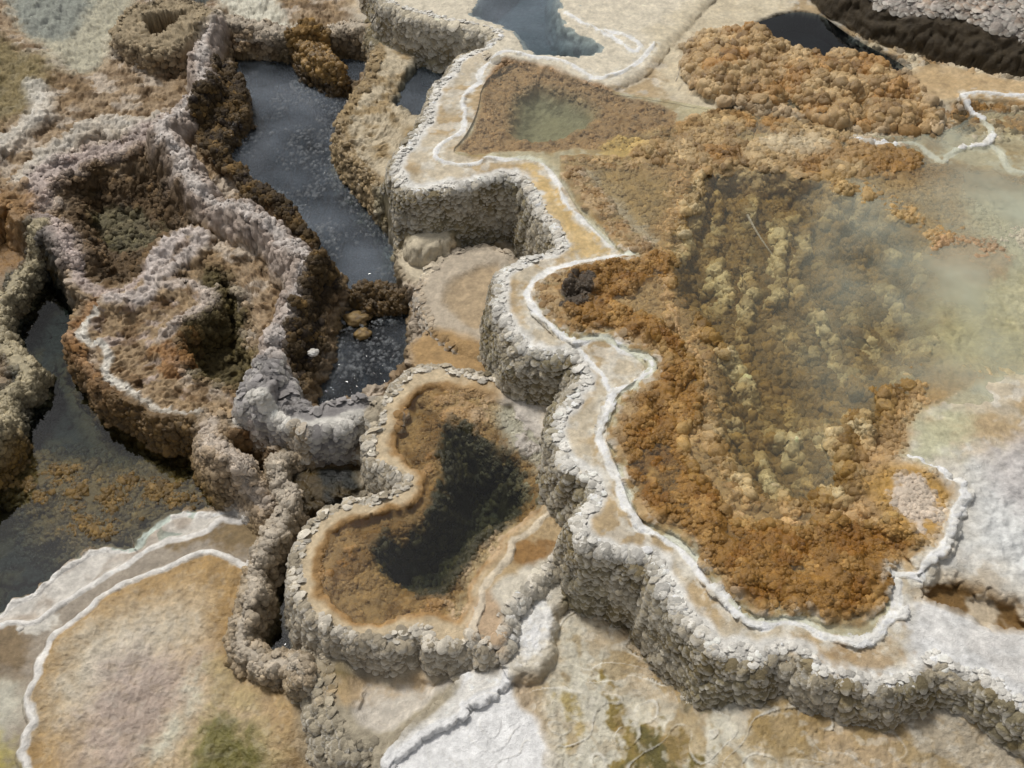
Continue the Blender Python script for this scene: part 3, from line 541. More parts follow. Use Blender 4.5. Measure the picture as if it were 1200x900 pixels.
# ------------------------------------------------------------------ materials
def mat_rock():
    m = bpy.data.materials.new('travertine'); m.use_nodes = True; nt = m.node_tree; N = nt.nodes; L = nt.links
    p = N['Principled BSDF']
    at = N.new('ShaderNodeAttribute'); at.attribute_name = 'mineral'
    wt = N.new('ShaderNodeAttribute'); wt.attribute_name = 'wet'
    tc = N.new('ShaderNodeNewGeometry')
    n1 = N.new('ShaderNodeTexNoise'); n1.inputs['Scale'].default_value = 95; n1.inputs['Detail'].default_value = 6; n1.inputs['Roughness'].default_value = .65
    n3 = N.new('ShaderNodeTexNoise'); n3.inputs['Scale'].default_value = 260; n3.inputs['Detail'].default_value = 3; L.new(tc.outputs['Position'], n3.inputs['Vector'])
    n2 = N.new('ShaderNodeTexNoise'); n2.inputs['Scale'].default_value = 22; n2.inputs['Detail'].default_value = 5
    for n in (n1, n2): L.new(tc.outputs['Position'], n.inputs['Vector'])
    mr = N.new('ShaderNodeMapRange'); mr.inputs['From Min'].default_value = .3; mr.inputs['From Max'].default_value = .7; mr.inputs['To Min'].default_value = .86; mr.inputs['To Max'].default_value = 1.10
    L.new(n1.outputs['Fac'], mr.inputs['Value'])
    mr2 = N.new('ShaderNodeMapRange'); mr2.inputs['From Min'].default_value = .3; mr2.inputs['From Max'].default_value = .7; mr2.inputs['To Min'].default_value = .86; mr2.inputs['To Max'].default_value = 1.12
    L.new(n2.outputs['Fac'], mr2.inputs['Value'])
    mu = N.new('ShaderNodeMath'); mu.operation = 'MULTIPLY'; L.new(mr.outputs[0], mu.inputs[0]); L.new(mr2.outputs[0], mu.inputs[1])
    vm = N.new('ShaderNodeVectorMath'); vm.operation = 'SCALE'; L.new(at.outputs['Color'], vm.inputs[0]); L.new(mu.outputs[0], vm.inputs['Scale'])
    L.new(vm.outputs[0], p.inputs['Base Color'])
    rr = N.new('ShaderNodeMapRange'); rr.inputs['To Min'].default_value = .85; rr.inputs['To Max'].default_value = .27; L.new(wt.outputs['Fac'], rr.inputs['Value']); L.new(rr.outputs[0], p.inputs['Roughness'])
    p.inputs['Specular IOR Level'].default_value = .45
    b = N.new('ShaderNodeBump'); b.inputs['Strength'].default_value = .7; b.inputs['Distance'].default_value = .008
    ad = N.new('ShaderNodeMath'); ad.operation = 'MULTIPLY_ADD'; ad.inputs[1].default_value = .45; L.new(n3.outputs['Fac'], ad.inputs[0]); L.new(n1.outputs['Fac'], ad.inputs[2])
    L.new(ad.outputs[0], b.inputs['Height']); L.new(b.outputs[0], p.inputs['Normal'])
    return m
ROCK = mat_rock()
def mat_water(name, tint, absorb, dens, milk_sheen=(0,0,0), milk_sheenf=0.0, milkx=None, ripple=.25, rscale=30, rough=.03):
    m = bpy.data.materials.new(name); m.use_nodes = True; nt = m.node_tree; N = nt.nodes; L = nt.links
    N.remove(N['Principled BSDF']); out = N['Material Output']
    tr = N.new('ShaderNodeBsdfTransparent'); tr.inputs[0].default_value = tint+(1,)
    gl = N.new('ShaderNodeBsdfGlossy'); gl.inputs['Roughness'].default_value = rough
    geo = N.new('ShaderNodeNewGeometry')
    n = N.new('ShaderNodeTexNoise'); n.inputs['Scale'].default_value = rscale; n.inputs['Detail'].default_value = 2; L.new(geo.outputs['Position'], n.inputs['Vector'])
    b = N.new('ShaderNodeBump'); b.inputs['Strength'].default_value = ripple; b.inputs['Distance'].default_value = .01; L.new(n.outputs['Fac'], b.inputs['Height']); L.new(b.outputs[0], gl.inputs['Normal'])
    fr = N.new('ShaderNodeFresnel'); fr.inputs['IOR'].default_value = 1.33; L.new(b.outputs[0], fr.inputs['Normal'])
    base = tr
    if milk_sheenf > 0:
        df = N.new('ShaderNodeBsdfDiffuse'); df.inputs[0].default_value = milk_sheen+(1,)
        n2 = N.new('ShaderNodeTexNoise'); n2.inputs['Scale'].default_value = 2.2; n2.inputs['Detail'].default_value = 4; L.new(geo.outputs['Position'], n2.inputs['Vector'])
        r = N.new('ShaderNodeMapRange'); r.inputs['From Min'].default_value = .35; r.inputs['From Max'].default_value = .72; r.inputs['To Max'].default_value = milk_sheenf; L.new(n2.outputs['Fac'], r.inputs['Value'])
        mx = N.new('ShaderNodeMixShader'); 
        if milkx:                                     # the cloudy plume spreads from the inflow on the right
            sx = N.new('ShaderNodeSeparateXYZ'); L.new(geo.outputs['Position'], sx.inputs[0])
            rx_ = N.new('ShaderNodeMapRange'); rx_.interpolation_type = 'SMOOTHSTEP'; rx_.inputs['From Min'].default_value = milkx[0]; rx_.inputs['From Max'].default_value = milkx[1]; L.new(sx.outputs[0], rx_.inputs['Value'])
            m2 = N.new('ShaderNodeMath'); m2.operation = 'MULTIPLY_ADD'; m2.inputs[2].default_value = .04; L.new(r.outputs[0], m2.inputs[0]); L.new(rx_.outputs[0], m2.inputs[1]); r = m2
        L.new(r.outputs[0], mx.inputs[0]); L.new(tr.outputs[0], mx.inputs[1]); L.new(df.outputs[0], mx.inputs[2]); base = mx
    ms = N.new('ShaderNodeMixShader'); L.new(fr.outputs[0], ms.inputs[0]); L.new(base.outputs[0], ms.inputs[1]); L.new(gl.outputs[0], ms.inputs[2]); L.new(ms.outputs[0], out.inputs['Surface'])
    if dens > 0:
        va = N.new('ShaderNodeVolumeAbsorption'); va.inputs[0].default_value = absorb+(1,); va.inputs[1].default_value = dens; L.new(va.outputs[0], out.inputs['Volume'])
    return m

# ------------------------------------------------------------------ cutting the sheet into things and parts
cell = np.zeros((NY-1, NX-1), np.int32)           # 0 = ground
cx = lambda a: a[:-1, :-1]
REG = [None]                                       # id -> (thing index, part name)
THINGS = []
def thing(name, label, cat, group, region, parts):
    """parts: list of (part name, mask); the first matching later one wins; None = everything left"""
    ti = len(THINGS); THINGS.append((name, label, cat, group, [p[0] for p in parts]))
    for pn, mask in parts:
        REG.append((ti, pn)); m = region if mask is None else (region & mask)
        cell[cx(m)] = len(REG)-1
A = lambda k, lo, hi=99: (SD[k] > lo) & (SD[k] < hi)
W = lambda k, r: SD[k] < r
st = slope > .16
G_R, G_T, G_S = 'old dry ridges on the left', 'rimmed terrace pools', 'stepped rims of the fan'
thing('travertine_shelf', 'dark algae bench round the bubbling blue grey pool, brown and lumpy at its edge', 'pool basin', G_T, A('pb',.0), [('pool_bed', None)])
thing('sediment_hollow', 'shallow brown hollow with a murky olive bottom, left of the tall pinkish ridge', 'hollow', G_T, A('b1',.02), [('slope', None), ('muddy_bed', A('b1d',.02))])
thing('rock_mound', 'low S-shaped tan mound with a white crusted lip above the dark left pool', 'rock mound', G_R, A('m2',-.09), [('flank', None), ('top', A('m2',-.01))])
thing('sediment_hollow', 'kidney-shaped hollow with a dry dark olive bed, enclosed by the S-shaped mound', 'hollow', G_T, A('b2',.01), [('bed', None)])
thing('travertine_ridge', 'thin pale knobbly ridge bounding the brown hollow on its left', 'rock ridge', G_R, W('r2',.07), [('crust', None)])
thing('travertine_ridge', 'short whitish streak of crust at the upper left edge, beside an olive hump', 'rock ridge', G_R, W('r2b',.07)&(PX<90), [('crust', None)])
thing('travertine_ridge', 'long whitish crust running diagonally above the brown hollow', 'rock ridge', G_R, W('r2c',.07)&~W('r2',.04), [('crust', None)])
thing('travertine_ridge', 'narrow crust joining the brown hollow to the S-shaped mound', 'rock ridge', G_R, W('r2d',.05)&~W('r2',.05), [('crust', None)])
thing('travertine_ridge', 'pale rim snaking along the left edge beside the dark pool', 'rock ridge', G_R, W('r3',.05), [('flank', None), ('crest', W('r3',.022))])
thing('travertine_ridge', 'brown rim wall closing the bubbling pool at its far end', 'rock ridge', G_R, W('rt',.09)&~W('r1',.1), [('face', None), ('crest', W('rt',.045))])
thing('travertine_ridge', 'tall winding pinkish white ridge along the left shore of the bubbling pool', 'rock ridge', G_R, W('r1',.105), [('flank', None), ('crest', W('r1',.04))])
thing('travertine_ridge', 'grey scaly rim wall closing the near end of the bubbling pool', 'rock ridge', G_R, W('r1b',.13), [('face', None), ('crest', W('r1b',.035))])
thing('travertine_ridge', 'short knobbly ridge between the S-shaped mound and the white rims of the fan', 'rock ridge', G_R, W('r8',.09), [('crust', None)])
thing('stepped_rim', 'outermost white rim of the fan, bordering the dark left pool', 'rim', G_S, A('fan3',-.05), [('step', None), ('crest', W('st3',.02))])
thing('stepped_rim', 'middle white rim of the fan with a grey dirty shelf behind it', 'rim', G_S, A('fan2',-.035), [('step', None), ('crest', W('st2',.02))])
thing('terrace_fan', 'broad tan and mauve fan terrace with ripples and an olive patch at its near side', 'terrace', G_S, A('fan1',-.025), [('sheet', None), ('crest', W('st1',.02))])
thing('travertine_ridge', 'narrow brown ridge hooking round the small dark pool beside the fan', 'rock ridge', G_R, W('r7',.055), [('crust', None)])
thing('crater_basin', 'small raised crater with a dark hole near the top left corner', 'crater', G_T, A('crat',-.08), [('outer_wall', None), ('rim', A('crat',-.01)), ('hole', A('cratin',.015))])
thing('algae_crust', 'golden brown shaggy crust leaning from the far rim into the bubbling pool', 'algae crust', None, gold>.5, [('crust', None)])
thing('algae_crust', 'brown crust crossing the narrow waist of the bubbling pool', 'algae crust', None, waist>.5, [('crust', None)])
thing('algae_crust', 'dark crust of shaggy brown algae along the left shore of the bubbling pool', 'algae crust', None, shore>.5, [('crust', None)])
thing('rock_shelf', 'tan shelf with a cream rim holding the small deep blue pool', 'rock shelf', G_T, A('t11',-.07), [('wall', None), ('shelf', A('t11',-.01)), ('pool_bed', A('p5in',.01))])
thing('small_basin', 'pale sandy basin with a beaded rim below the tall scaly wall', 'basin', G_T, A('p6',-.06), [('rim', None), ('bed', A('p6in',.0))])
thing('small_basin', 'little cream slab basin beside the bubbling pool, above the pale sandy basin', 'basin', G_T, A('ms',-.05), [('slab', None)])
thing('small_basin', 'small brown basin tucked at the upper corner of the round pool', 'basin', G_T, A('mb',-.06), [('bed', None)])
thing('terrace_basin', 'pale flat basin below the round pool with a grey scaly outer wall', 'terrace', G_T, A('t6',-.105), [('outer_wall', None), ('rim', A('t6',-.01)), ('bed', A('t6in',.01))])
thing('white_flow', 'bright white crusted flow with thin flaking steps at the bottom of the photo', 'mineral flow', None, A('t5',-.03), [('crust', None), ('upper_flake', A('t5b',-.01))])
thing('terrace_pool', 'round terrace with a brown algae bench round a deep dark pool', 'terrace', G_T, A('t3',-.045), [('outer_wall', None), ('rim', A('t3',-.012)), ('algae_bench', A('p4in',.02)), ('deep_bed', A('p4d',.05)), ('crest', W('t3r',.014))])
thing('travertine_terrace', 'largest terrace, white ledge over a tall scaly wall and an ochre algae pool', 'terrace', G_T, A('t1',-.09), [('outer_wall', None), ('ledge', A('t1',-.02)), ('pool_bed', A('poolin',.0)), ('algae_mat', och>.5), ('crest', W('c2',.017)|W('c1',.016)|W('c2b',.010))])
thing('rimstone_step', 'brown rust-centred step between the round pool and the tall scaly wall', 'rim step', 'small rimstone steps', A('t4b',-.03), [('step', None)])
thing('rimstone_step', 'small pinkish step on the corner of the round pool', 'rim step', 'small rimstone steps', A('t4c',-.03), [('step', None)])
thing('rimstone_step', 'tongue-shaped step with a chalk white middle and crinkled edge', 'rim step', 'small rimstone steps', A('t4',-.035), [('edge', None), ('top', A('t4',-.005))])
thing('terrace_pool', 'brown-edged shallow pool with a murky rippled centre beyond the white ledge', 'terrace', G_T, A('p2in',.0)&~W('c1',.02), [('algae_bench', None), ('pool_bed', A('p2d',.0))])
thing('terrace_pool', 'cream rimmed terrace holding the dark blue rippled pool at the top', 'terrace', G_T, A('up3',-.06)&~W('c1',.02), [('rim', None), ('pool_bed', A('p3w',.0)), ('crest', W('c4',.022))])
thing('algae_bank', 'tan cauliflower algae heaps round the dark water at the upper right', 'algae', 'cushions of algae', (abm>.5), [('cushion', None)])
thing('algae_bank', 'long brown algae bank across the far side of the ochre pool', 'algae', 'cushions of algae', A('p2up',.0)&~(abm>.5)&~A('p2in',0), [('cushion', None)])
thing('rock_mound', 'smooth tan hump at the right edge below the high scaly wall', 'rock mound', 'mounds by the ochre pool', A('tanm',-.06)&~(abm>.5), [('top', None)])
thing('rimstone_step', 'thin wavy white rim at the right edge enclosing small ochre pools', 'rim step', 'small rimstone steps', W('c5',.022)|W('c5b',.022), [('crest', None)])
thing('white_crust', 'white bumpy crust sloping down at the right edge', 'mineral crust', None, A('whiter',-.02), [('crust', None)])
thing('rock_mound', 'small ochre and white mound with a pale lip at the corner of the ochre pool', 'rock mound', 'mounds by the ochre pool', A('m1',-.04), [('top', None), ('crest', W('c3',.018))])
thing('sediment_hollow', 'brown stained hollow in the white crust near the right edge', 'hollow', G_T, A('hollow',.01), [('bed', None)])
thing('travertine_wall', 'high scaly grey wall with a dark foot in the top right corner', 'rock wall', None, A('trw',.0), [('dark_foot', None), ('scaly_face', SD['trw']+.04*N1>.09)])

P = np.stack((X2, Y2, Z), -1).reshape(-1, 3).astype(F32)
Cf = np.concatenate((C.reshape(-1, 3), np.ones((NX*NY, 1), F32)), 1); Wf = WET.reshape(-1)
idx = np.arange(NX*NY, dtype=np.int32).reshape(NY, NX)
QUAD = np.stack((idx[1:, :-1], idx[1:, 1:], idx[:-1, 1:], idx[:-1, :-1]), -1).reshape(-1, 4)
cellf = cell.reshape(-1)
def mesh_from(name, P, quads, origin, mat, Cf=None, Wf=None):
    u, inv = np.unique(quads, return_inverse=True); inv = inv.reshape(-1).astype(np.int32)
    me = bpy.data.meshes.new(name); nv, nf = len(u), len(quads); k = quads.shape[1]
    me.vertices.add(nv); me.loops.add(nf*k); me.polygons.add(nf)
    me.vertices.foreach_set('co', (P[u]-np.array(origin, F32)).ravel()); me.loops.foreach_set('vertex_index', inv)
    me.polygons.foreach_set('loop_start', np.arange(0, nf*k, k, dtype=np.int32))
    me.polygons.foreach_set('use_smooth', np.ones(nf, bool)); me.update()
    if Cf is not None:
        a = me.color_attributes.new('mineral', 'FLOAT_COLOR', 'POINT'); a.data.foreach_set('color', Cf[u].ravel())
        b = me.attributes.new('wet', 'FLOAT', 'POINT'); b.data.foreach_set('value', Wf[u])
    me.materials.append(mat)
    return me
def tag(o, label=None, cat=None, group=None, kind=None):
    for k, v in (('label', label), ('category', cat), ('group', group), ('kind', kind)):
        if v: o[k] = v
    return o
g = bpy.data.objects.new('ground', mesh_from('ground', P, QUAD[cellf == 0], (0,0,0), ROCK, Cf, Wf)); COL.objects.link(g); tag(g, kind='structure')
for ti, (name, label, cat, group, pnames) in enumerate(THINGS):
    meshes = []
    for r, info in enumerate(REG):
        if info and info[0] == ti:
            q = QUAD[cellf == r]
            if len(q) > 20: meshes.append((info[1], q))
    if not meshes: continue
    allv = P[np.unique(np.concatenate([q for _, q in meshes]))]
    o0 = (float(allv[:, 0].mean()), float(allv[:, 1].mean()), float(allv[:, 2].min()))
    if len(meshes) == 1:
        o = bpy.data.objects.new(name, mesh_from(name, P, meshes[0][1], o0, ROCK, Cf, Wf)); COL.objects.link(o); o.location = o0
    else:
        o = bpy.data.objects.new(name, None); COL.objects.link(o); o.location = o0
        for pn, q in meshes:
            c = bpy.data.objects.new(pn, mesh_from(pn, P, q, o0, ROCK, Cf, Wf)); COL.objects.link(c); c.parent = o
    tag(o, label, cat, group)

# ------------------------------------------------------------------ scales of the walls, puffs of algae (countless: one part per thing)
BYL = {o['label']: o for o in COL.objects if 'label' in o}
NRM = n0.reshape(-1, 3); fullmask = lambda m: np.asarray(m).reshape(-1)
def dome(n):
    t = np.linspace(-1, 1, n); u, v = np.meshgrid(t, t)
    x = u*np.sqrt(1-v*v/2); y = v*np.sqrt(1-u*u/2); z = np.sqrt(np.clip(1-x*x-y*y, 0, 1))
    i = np.arange(n*n).reshape(n, n)
    q = np.stack((i[:-1, :-1], i[:-1, 1:], i[1:, 1:], i[1:, :-1]), -1).reshape(-1, 4)
    return x.ravel(), y.ravel(), z.ravel(), q
def pick(mask, r):
    k = np.nonzero(fullmask(mask))[0]
    p = P[k]; c = np.floor(p/r).astype(np.int64)
    key = (c[:, 0]*73856093) ^ (c[:, 1]*19349663) ^ (c[:, 2]*83492791)
    jit = np.stack([_h(c[:, 0].astype(np.int32)+q*7, (c[:, 1]*3+c[:, 2]*5).astype(np.int32), 300+q).astype(F32)/4294967295 for q in range(3)], -1)
    dd_ = np.abs(p/r-c-(.25+.5*jit)).sum(1)
    o = np.lexsort((dd_, key)); ks = key[o]; first = np.concatenate(([True], ks[1:] != ks[:-1]))
    return k[o[first]]
def scatter(name, label, mask, r, size, kind='scale', n=6, cmul=(1, 1, 1), cvar=.15, depth=.55, rough=.25, tint=None, lift=0, lip=0):
    par = BYL.get(label); k = pick(mask, r); m = len(k)
    if m < 5: return
    x, y, z, q = dome(n); pos = P[k].astype(np.float64); nn = NRM[k].astype(np.float64); up = np.array((0, 0, 1.0))
    if kind == 'puff': nn = nn*.5+up*.6; nn /= np.linalg.norm(nn, axis=1)[:, None]
    ref = np.where(np.abs(nn[:, 2:3]) > .95, np.array([[0, 1.0, 0]]), up)
    t = ref-nn*(ref*nn).sum(1)[:, None]; t /= np.linalg.norm(t, axis=1)[:, None]+1e-9
    sd_ = np.cross(t, nn)
    if kind in ('puff', 'scale'):
        a = (rng.uniform(0, 6.28, m) if kind == 'puff' else rng.normal(0, .3, m))[:, None]; t, sd_ = t*np.cos(a)+sd_*np.sin(a), sd_*np.cos(a)-t*np.sin(a)
    s_ = (size*rng.lognormal(0, .34 if kind == 'scale' else .26, m).clip(.5, 1.7))[:, None]
    wz, hz = (rng.uniform(.72, 1.08, m)[:, None], rng.uniform(.9, 1.4, m)[:, None]) if kind == 'scale' else (rng.uniform(.85, 1.2, m)[:, None], rng.uniform(.75, 1.05, m)[:, None])
    out = z[None]*depth*(1+rng.uniform(-.2, .3, m)[:, None])
    if kind == 'scale': out = out-.60*(y[None]+.30*y[None]**2)*rng.uniform(.6, 1.35, m)[:, None]-.20
    elif kind == 'nub': out = out*(1-.45*y[None])-.12
    else: out = out-.22+lift
    V = pos[:, None]+s_[..., None]*(sd_[:, None]*(x[None]*wz)[..., None]+t[:, None]*(y[None]*hz)[..., None]+nn[:, None]*out[..., None])
    V = V.reshape(-1, 3)
    f = 1.0/size
    V += nn.repeat(n*n, 0)*(rough*size*(perlin(V[:, 0]*f*1.1+V[:, 2]*f*.7, V[:, 1]*f*1.1-V[:, 2]*f*.6, 401)+.6*perlin(V[:, 0]*f*2.7+V[:, 2]*f, V[:, 1]*f*2.7+V[:, 2]*f, 402)+.35*perlin(V[:, 0]*f*6+V[:, 2]*f*2, V[:, 1]*f*6+V[:, 2]*f*3, 403)))[:, None]
    cc = Cf[k].copy()
    if tint is not None: cc[:, :3] = cc[:, :3]*(1-tint[1])+np.array(tint[0], F32)*tint[1]
    cc[:, :3] *= np.array(cmul, F32)*(1+cvar*rng.standard_normal((m, 1))).clip(.5, 1.6)
    cc = cc.repeat(n*n, 0)
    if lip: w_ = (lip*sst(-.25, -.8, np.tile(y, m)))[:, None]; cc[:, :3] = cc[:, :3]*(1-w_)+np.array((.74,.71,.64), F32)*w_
    cc = np.clip(cc, .01, .85).astype(F32); wv = Wf[k].repeat(n*n).astype(F32)
    Q = (q[None]+(np.arange(m)*n*n)[:, None, None]).reshape(-1, 4)
    o0 = np.array(par.location) if par else np.zeros(3)
    c = bpy.data.objects.new(name, mesh_from(name, V.astype(F32), Q, o0, ROCK, cc, wv)); COL.objects.link(c); c['kind'] = 'stuff'
    if par: c.parent = par
    else: tag(c, 'brown weed covering the bed of the dark left pool', 'weed')
LB = lambda t: next(l for l in BYL if l.startswith(t))
frame = (PX > -60) & (PX < 1260) & (PY > -60) & (PY < 960)
stw = (slope > .26) & frame & (inpool < .5)
sparse = lambda thr, seed: fbm(X, Y, .07, 2, seed) > thr
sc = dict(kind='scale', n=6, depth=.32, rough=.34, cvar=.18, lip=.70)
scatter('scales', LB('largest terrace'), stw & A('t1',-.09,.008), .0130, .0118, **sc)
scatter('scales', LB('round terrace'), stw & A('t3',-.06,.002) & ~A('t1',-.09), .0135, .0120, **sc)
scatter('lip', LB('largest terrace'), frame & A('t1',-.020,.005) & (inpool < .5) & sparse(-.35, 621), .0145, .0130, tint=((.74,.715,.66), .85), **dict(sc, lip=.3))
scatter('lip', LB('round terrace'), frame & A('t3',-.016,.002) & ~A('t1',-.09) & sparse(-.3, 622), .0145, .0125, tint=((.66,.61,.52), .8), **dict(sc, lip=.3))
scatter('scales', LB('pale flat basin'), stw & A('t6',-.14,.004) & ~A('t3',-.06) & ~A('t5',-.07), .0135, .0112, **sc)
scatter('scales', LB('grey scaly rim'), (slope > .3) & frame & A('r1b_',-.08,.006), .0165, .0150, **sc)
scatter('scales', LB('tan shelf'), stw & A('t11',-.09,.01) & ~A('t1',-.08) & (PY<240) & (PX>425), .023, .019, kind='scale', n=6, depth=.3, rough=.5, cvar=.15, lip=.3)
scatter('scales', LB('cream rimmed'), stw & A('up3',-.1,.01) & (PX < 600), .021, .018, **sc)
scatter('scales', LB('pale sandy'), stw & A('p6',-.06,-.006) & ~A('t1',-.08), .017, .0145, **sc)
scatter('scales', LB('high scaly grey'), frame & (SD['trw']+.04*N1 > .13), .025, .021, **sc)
edge = dist(POOLIN, .42, True)
pin = (edge > .03) & ~(och > .3) & ~A('p2up', -.02) & ~A('m1', -.02)
fadeR = rightfade+.5*N1 > .45
scatter('puffs', LB('largest terrace'), pin & fadeR & A('deep', -.05) & (ROWF > .60) & frame, .0205, .0185, 'puff', 8, (1.25, 1.25, 1.25), .10, .70, .62)
scatter('puffs', LB('largest terrace'), pin & fadeR & A('deep', -.10) & (ROWF < .62) & sparse(-.1, 611) & frame, .019, .0140, 'puff', 6, (.90, .88, .85), .10, .50, .45)
scatter('tufts', LB('largest terrace'), pin & ~A('deep', -.06) & fadeR & sparse(-.15, 612) & frame, .018, .0125, 'puff', 6, (.95, .95, .95), .10, .50, .5)
scatter('tufts', LB('largest terrace'), (och > .45) & ~W('c2',.025) & ~W('c3',.03) & frame & sparse(-.25, 613), .0115, .0082, 'puff', 5, (1, 1, 1), .13, .50, .55)
scatter('puffs', LB('largest terrace'), (och > .2) & ~W('c2',.03) & ~W('c3',.03) & A('ochre', -.03, .02) & (sd('deep') > -.15) & frame, .017, .0150, 'puff', 7, (1.1, 1.2, 1.4), .10, .7, .45)
scatter('puffs', LB('tan cauliflower'), (abm > .4) & (H > .272) & frame, .026, .0235, 'puff', 8, (1.05, 1.02, 1.0), .08, .65, .45)
scatter('puffs', LB('long brown algae'), A('p2up', .0) & (abm < .5) & ~A('p2in', 0) & frame & sparse(-.2, 614), .024, .0190, 'puff', 7, (1, 1, 1), .10, .5, .5)
scatter('tufts', LB('largest terrace'), (ur > .4) & sparse(.02, 631) & frame & ~W('c5',.03) & ~W('c5b',.03) & ~A('tanm',-.02), .026, .020, 'puff', 6, (1, 1, 1), .15, .5, .6)
scatter('tufts', LB('round terrace'), A('p4in', .012) & ~A('p4d', .06) & (sd('p4in')+.03*N1+.02*N2 > .03) & sparse(-.1, 615) & frame, .0120, .0085, 'puff', 5, (1, 1, 1), .13, .45, .55)
scatter('weed', LB('round terrace'), A('p4d', .03) & frame & sparse(-.05, 619), .020, .015, 'puff', 6, (1.25, 1.2, 1.1), .35, .6, .7)
scatter('tufts', LB('brown-edged'), (p2b > .4) & frame & sparse(-.15, 616), .017, .011, 'puff', 5, (1, 1, 1), .12, .45, .5)
scatter('tufts', LB('small ochre and white'), A('m1', -.01) & ~W('c3', .03) & frame & (N2 > .0), .015, .010, 'puff', 5, (1, 1, 1), .12, .5, .5)
old = (slope > .30) & frame & (SCALE < .35) & (lowm < .4)
kn = dict(kind='puff', n=6, cmul=(1, 1, 1), cvar=.14, depth=.55, rough=.75)
scatter('nodules', LB('tall winding'), old & W('r1',.105) & ~(shore > .4) & ~A('r1b_',-.05), .0150, .0115, **kn)
scatter('nodules', LB('brown rim wall'), old & W('rt',.10) & ~W('r1',.1) & ~(gold > .4), .0190, .0145, **kn)
scatter('nodules', LB('small raised crater'), old & A('crat',-.08,-.005), .0200, .0150, **kn)
scatter('nodules', LB('thin pale knobbly'), old & W('r2',.08), .0165, .0125, **kn)
scatter('nodules', LB('pale rim snaking'), (slope > .25) & frame & W('r3',.06), .0160, .0125, **kn)
scatter('nodules', LB('narrow brown ridge hooking'), (slope > .25) & frame & W('r7',.06) & ~A('t3',-.06), .0150, .0115, **kn)
scatter('nodules', LB('short knobbly ridge'), (slope > .25) & frame & W('r8',.08), .0150, .0115, **kn)
scatter('nodules', LB('kidney-shaped'), (slope > .28) & frame & A('b2',.0), .0160, .0120, **kn)
scatter('nodules', LB('tan shelf'), (slope > .28) & frame & A('t11',-.09,.01) & (PX < 470) & (PY > 60) & ~A('t1',-.08), .0185, .0140, **kn)
scatter('tufts', LB('golden brown shaggy crust'), (gold > .45) & frame, .018, .0145, 'puff', 7, (1, 1, 1), .25, .75, .7)
scatter('tufts', LB('brown crust crossing'), (waist > .45) & frame, .016, .013, 'puff', 7, (1, 1, 1), .25, .75, .7)
scatter('tufts', LB('dark crust'), (shore > .45) & frame, .016, .0135, 'puff', 7, (.9, .9, .9), .3, .75, .7)
scatter('tufts', LB('low S-shaped'), A('m2', -.09, -.01) & (lowm > .1) & frame & (H < .02), .018, .0135, 'puff', 6, (.95, .9, .8), .2, .6, .7)
WEED = (lowm > .5) & (BROWNP > -.08) & frame & sparse(-.25, 618)
scatter('pond_weed', None, WEED, .0155, .0115, 'puff', 6, (1, 1, 1), .25, .60, .7)
scatter('tufts', LB('shallow brown hollow'), A('b1', .04) & frame & sparse(.05, 617), .020, .014, 'puff', 6, (1, 1, 1), .3, .6, .7)

# the land beyond, out to the horizon
bm = bmesh.new(); bmesh.ops.create_grid(bm, x_segments=40, y_segments=40, size=600)
for v in bm.verts: v.co.z = -.75
me = bpy.data.meshes.new('land'); bm.to_mesh(me); bm.free()
a = me.color_attributes.new('mineral', 'FLOAT_COLOR', 'POINT'); a.data.foreach_set('color', np.tile(np.array((.46,.40,.31,1), F32), len(me.vertices)))
b = me.attributes.new('wet', 'FLOAT', 'POINT'); me.materials.append(ROCK)
o = bpy.data.objects.new('land', me); COL.objects.link(o); tag(o, kind='structure')

# ------------------------------------------------------------------ water
def water(name, pts, z, depth, mat):
    P2 = chaikin(world(pts, z), True, 2); z = z*ZS; bm = bmesh.new()
    top = [bm.verts.new((p[0], p[1], z)) for p in P2]; bot = [bm.verts.new((p[0], p[1], z-depth)) for p in P2]
    bm.faces.new(top); bm.faces.new(bot[::-1])
    for i in range(len(top)):
        k = (i+1) % len(top); bm.faces.new((top[i], bot[i], bot[k], top[k]))
    bmesh.ops.recalc_face_normals(bm, faces=bm.faces[:])
    me = bpy.data.meshes.new(name); bm.to_mesh(me); bm.free(); me.materials.append(mat)
    o = bpy.data.objects.new(name, me); COL.objects.link(o); tag(o, kind='structure'); return o
M_DARK = mat_water('dark_water', (.80,.86,.84), (.30,.50,.48), 4.0, ripple=.06, rscale=14)
M_BLUE = mat_water('blue_water', (.75,.85,.92), (.15,.33,.45), 5.0, (.31,.36,.43), .34, None, ripple=.35, rscale=55)  # grey-blue diffuse share is bright sky reflection painted into the water
M_GREEN = mat_water('milky_green_water', (.95,.96,.90), (.62,.60,.33), 1.7, (.62,.65,.52), .60, (.75, 1.8), ripple=.14, rscale=16)
M_POND = mat_water('clear_water', (.93,.95,.90), (.5,.58,.45), 4.0, ripple=.08, rscale=18)
water('bubbling_pool_water', [(245,60),(330,40),(440,40),(450,60),(440,90),(412,120),(420,160),(450,200),(475,240),(480,290),(500,340),(505,390),(495,440),(440,455),(400,485),(350,485),(335,440),(355,370),(370,325),(330,280),(290,250),(240,190),(230,150),(250,110),(240,80)], -.07, .45, M_BLUE)
M_FILM = mat_water('water_film', (.97,.98,.97), (1,1,1), 0, ripple=.10, rscale=26)
water('shallow_flat_water', ULP, .047, .05, M_FILM)
water('left_pool_water', [(50,300),(90,295),(115,340),(150,370),(115,420),(170,480),(250,500),(320,540),(345,600),(330,640),(270,640),(170,660),(90,690),(0,740),(-300,800),(-300,420),(-10,380),(20,340)], -.19, .35, M_DARK)
water('small_dark_pool_water', [(360,600),(335,625),(305,650),(300,690),(285,735),(300,765),(345,780),(372,770),(372,600)], -.165, .10, M_POND)
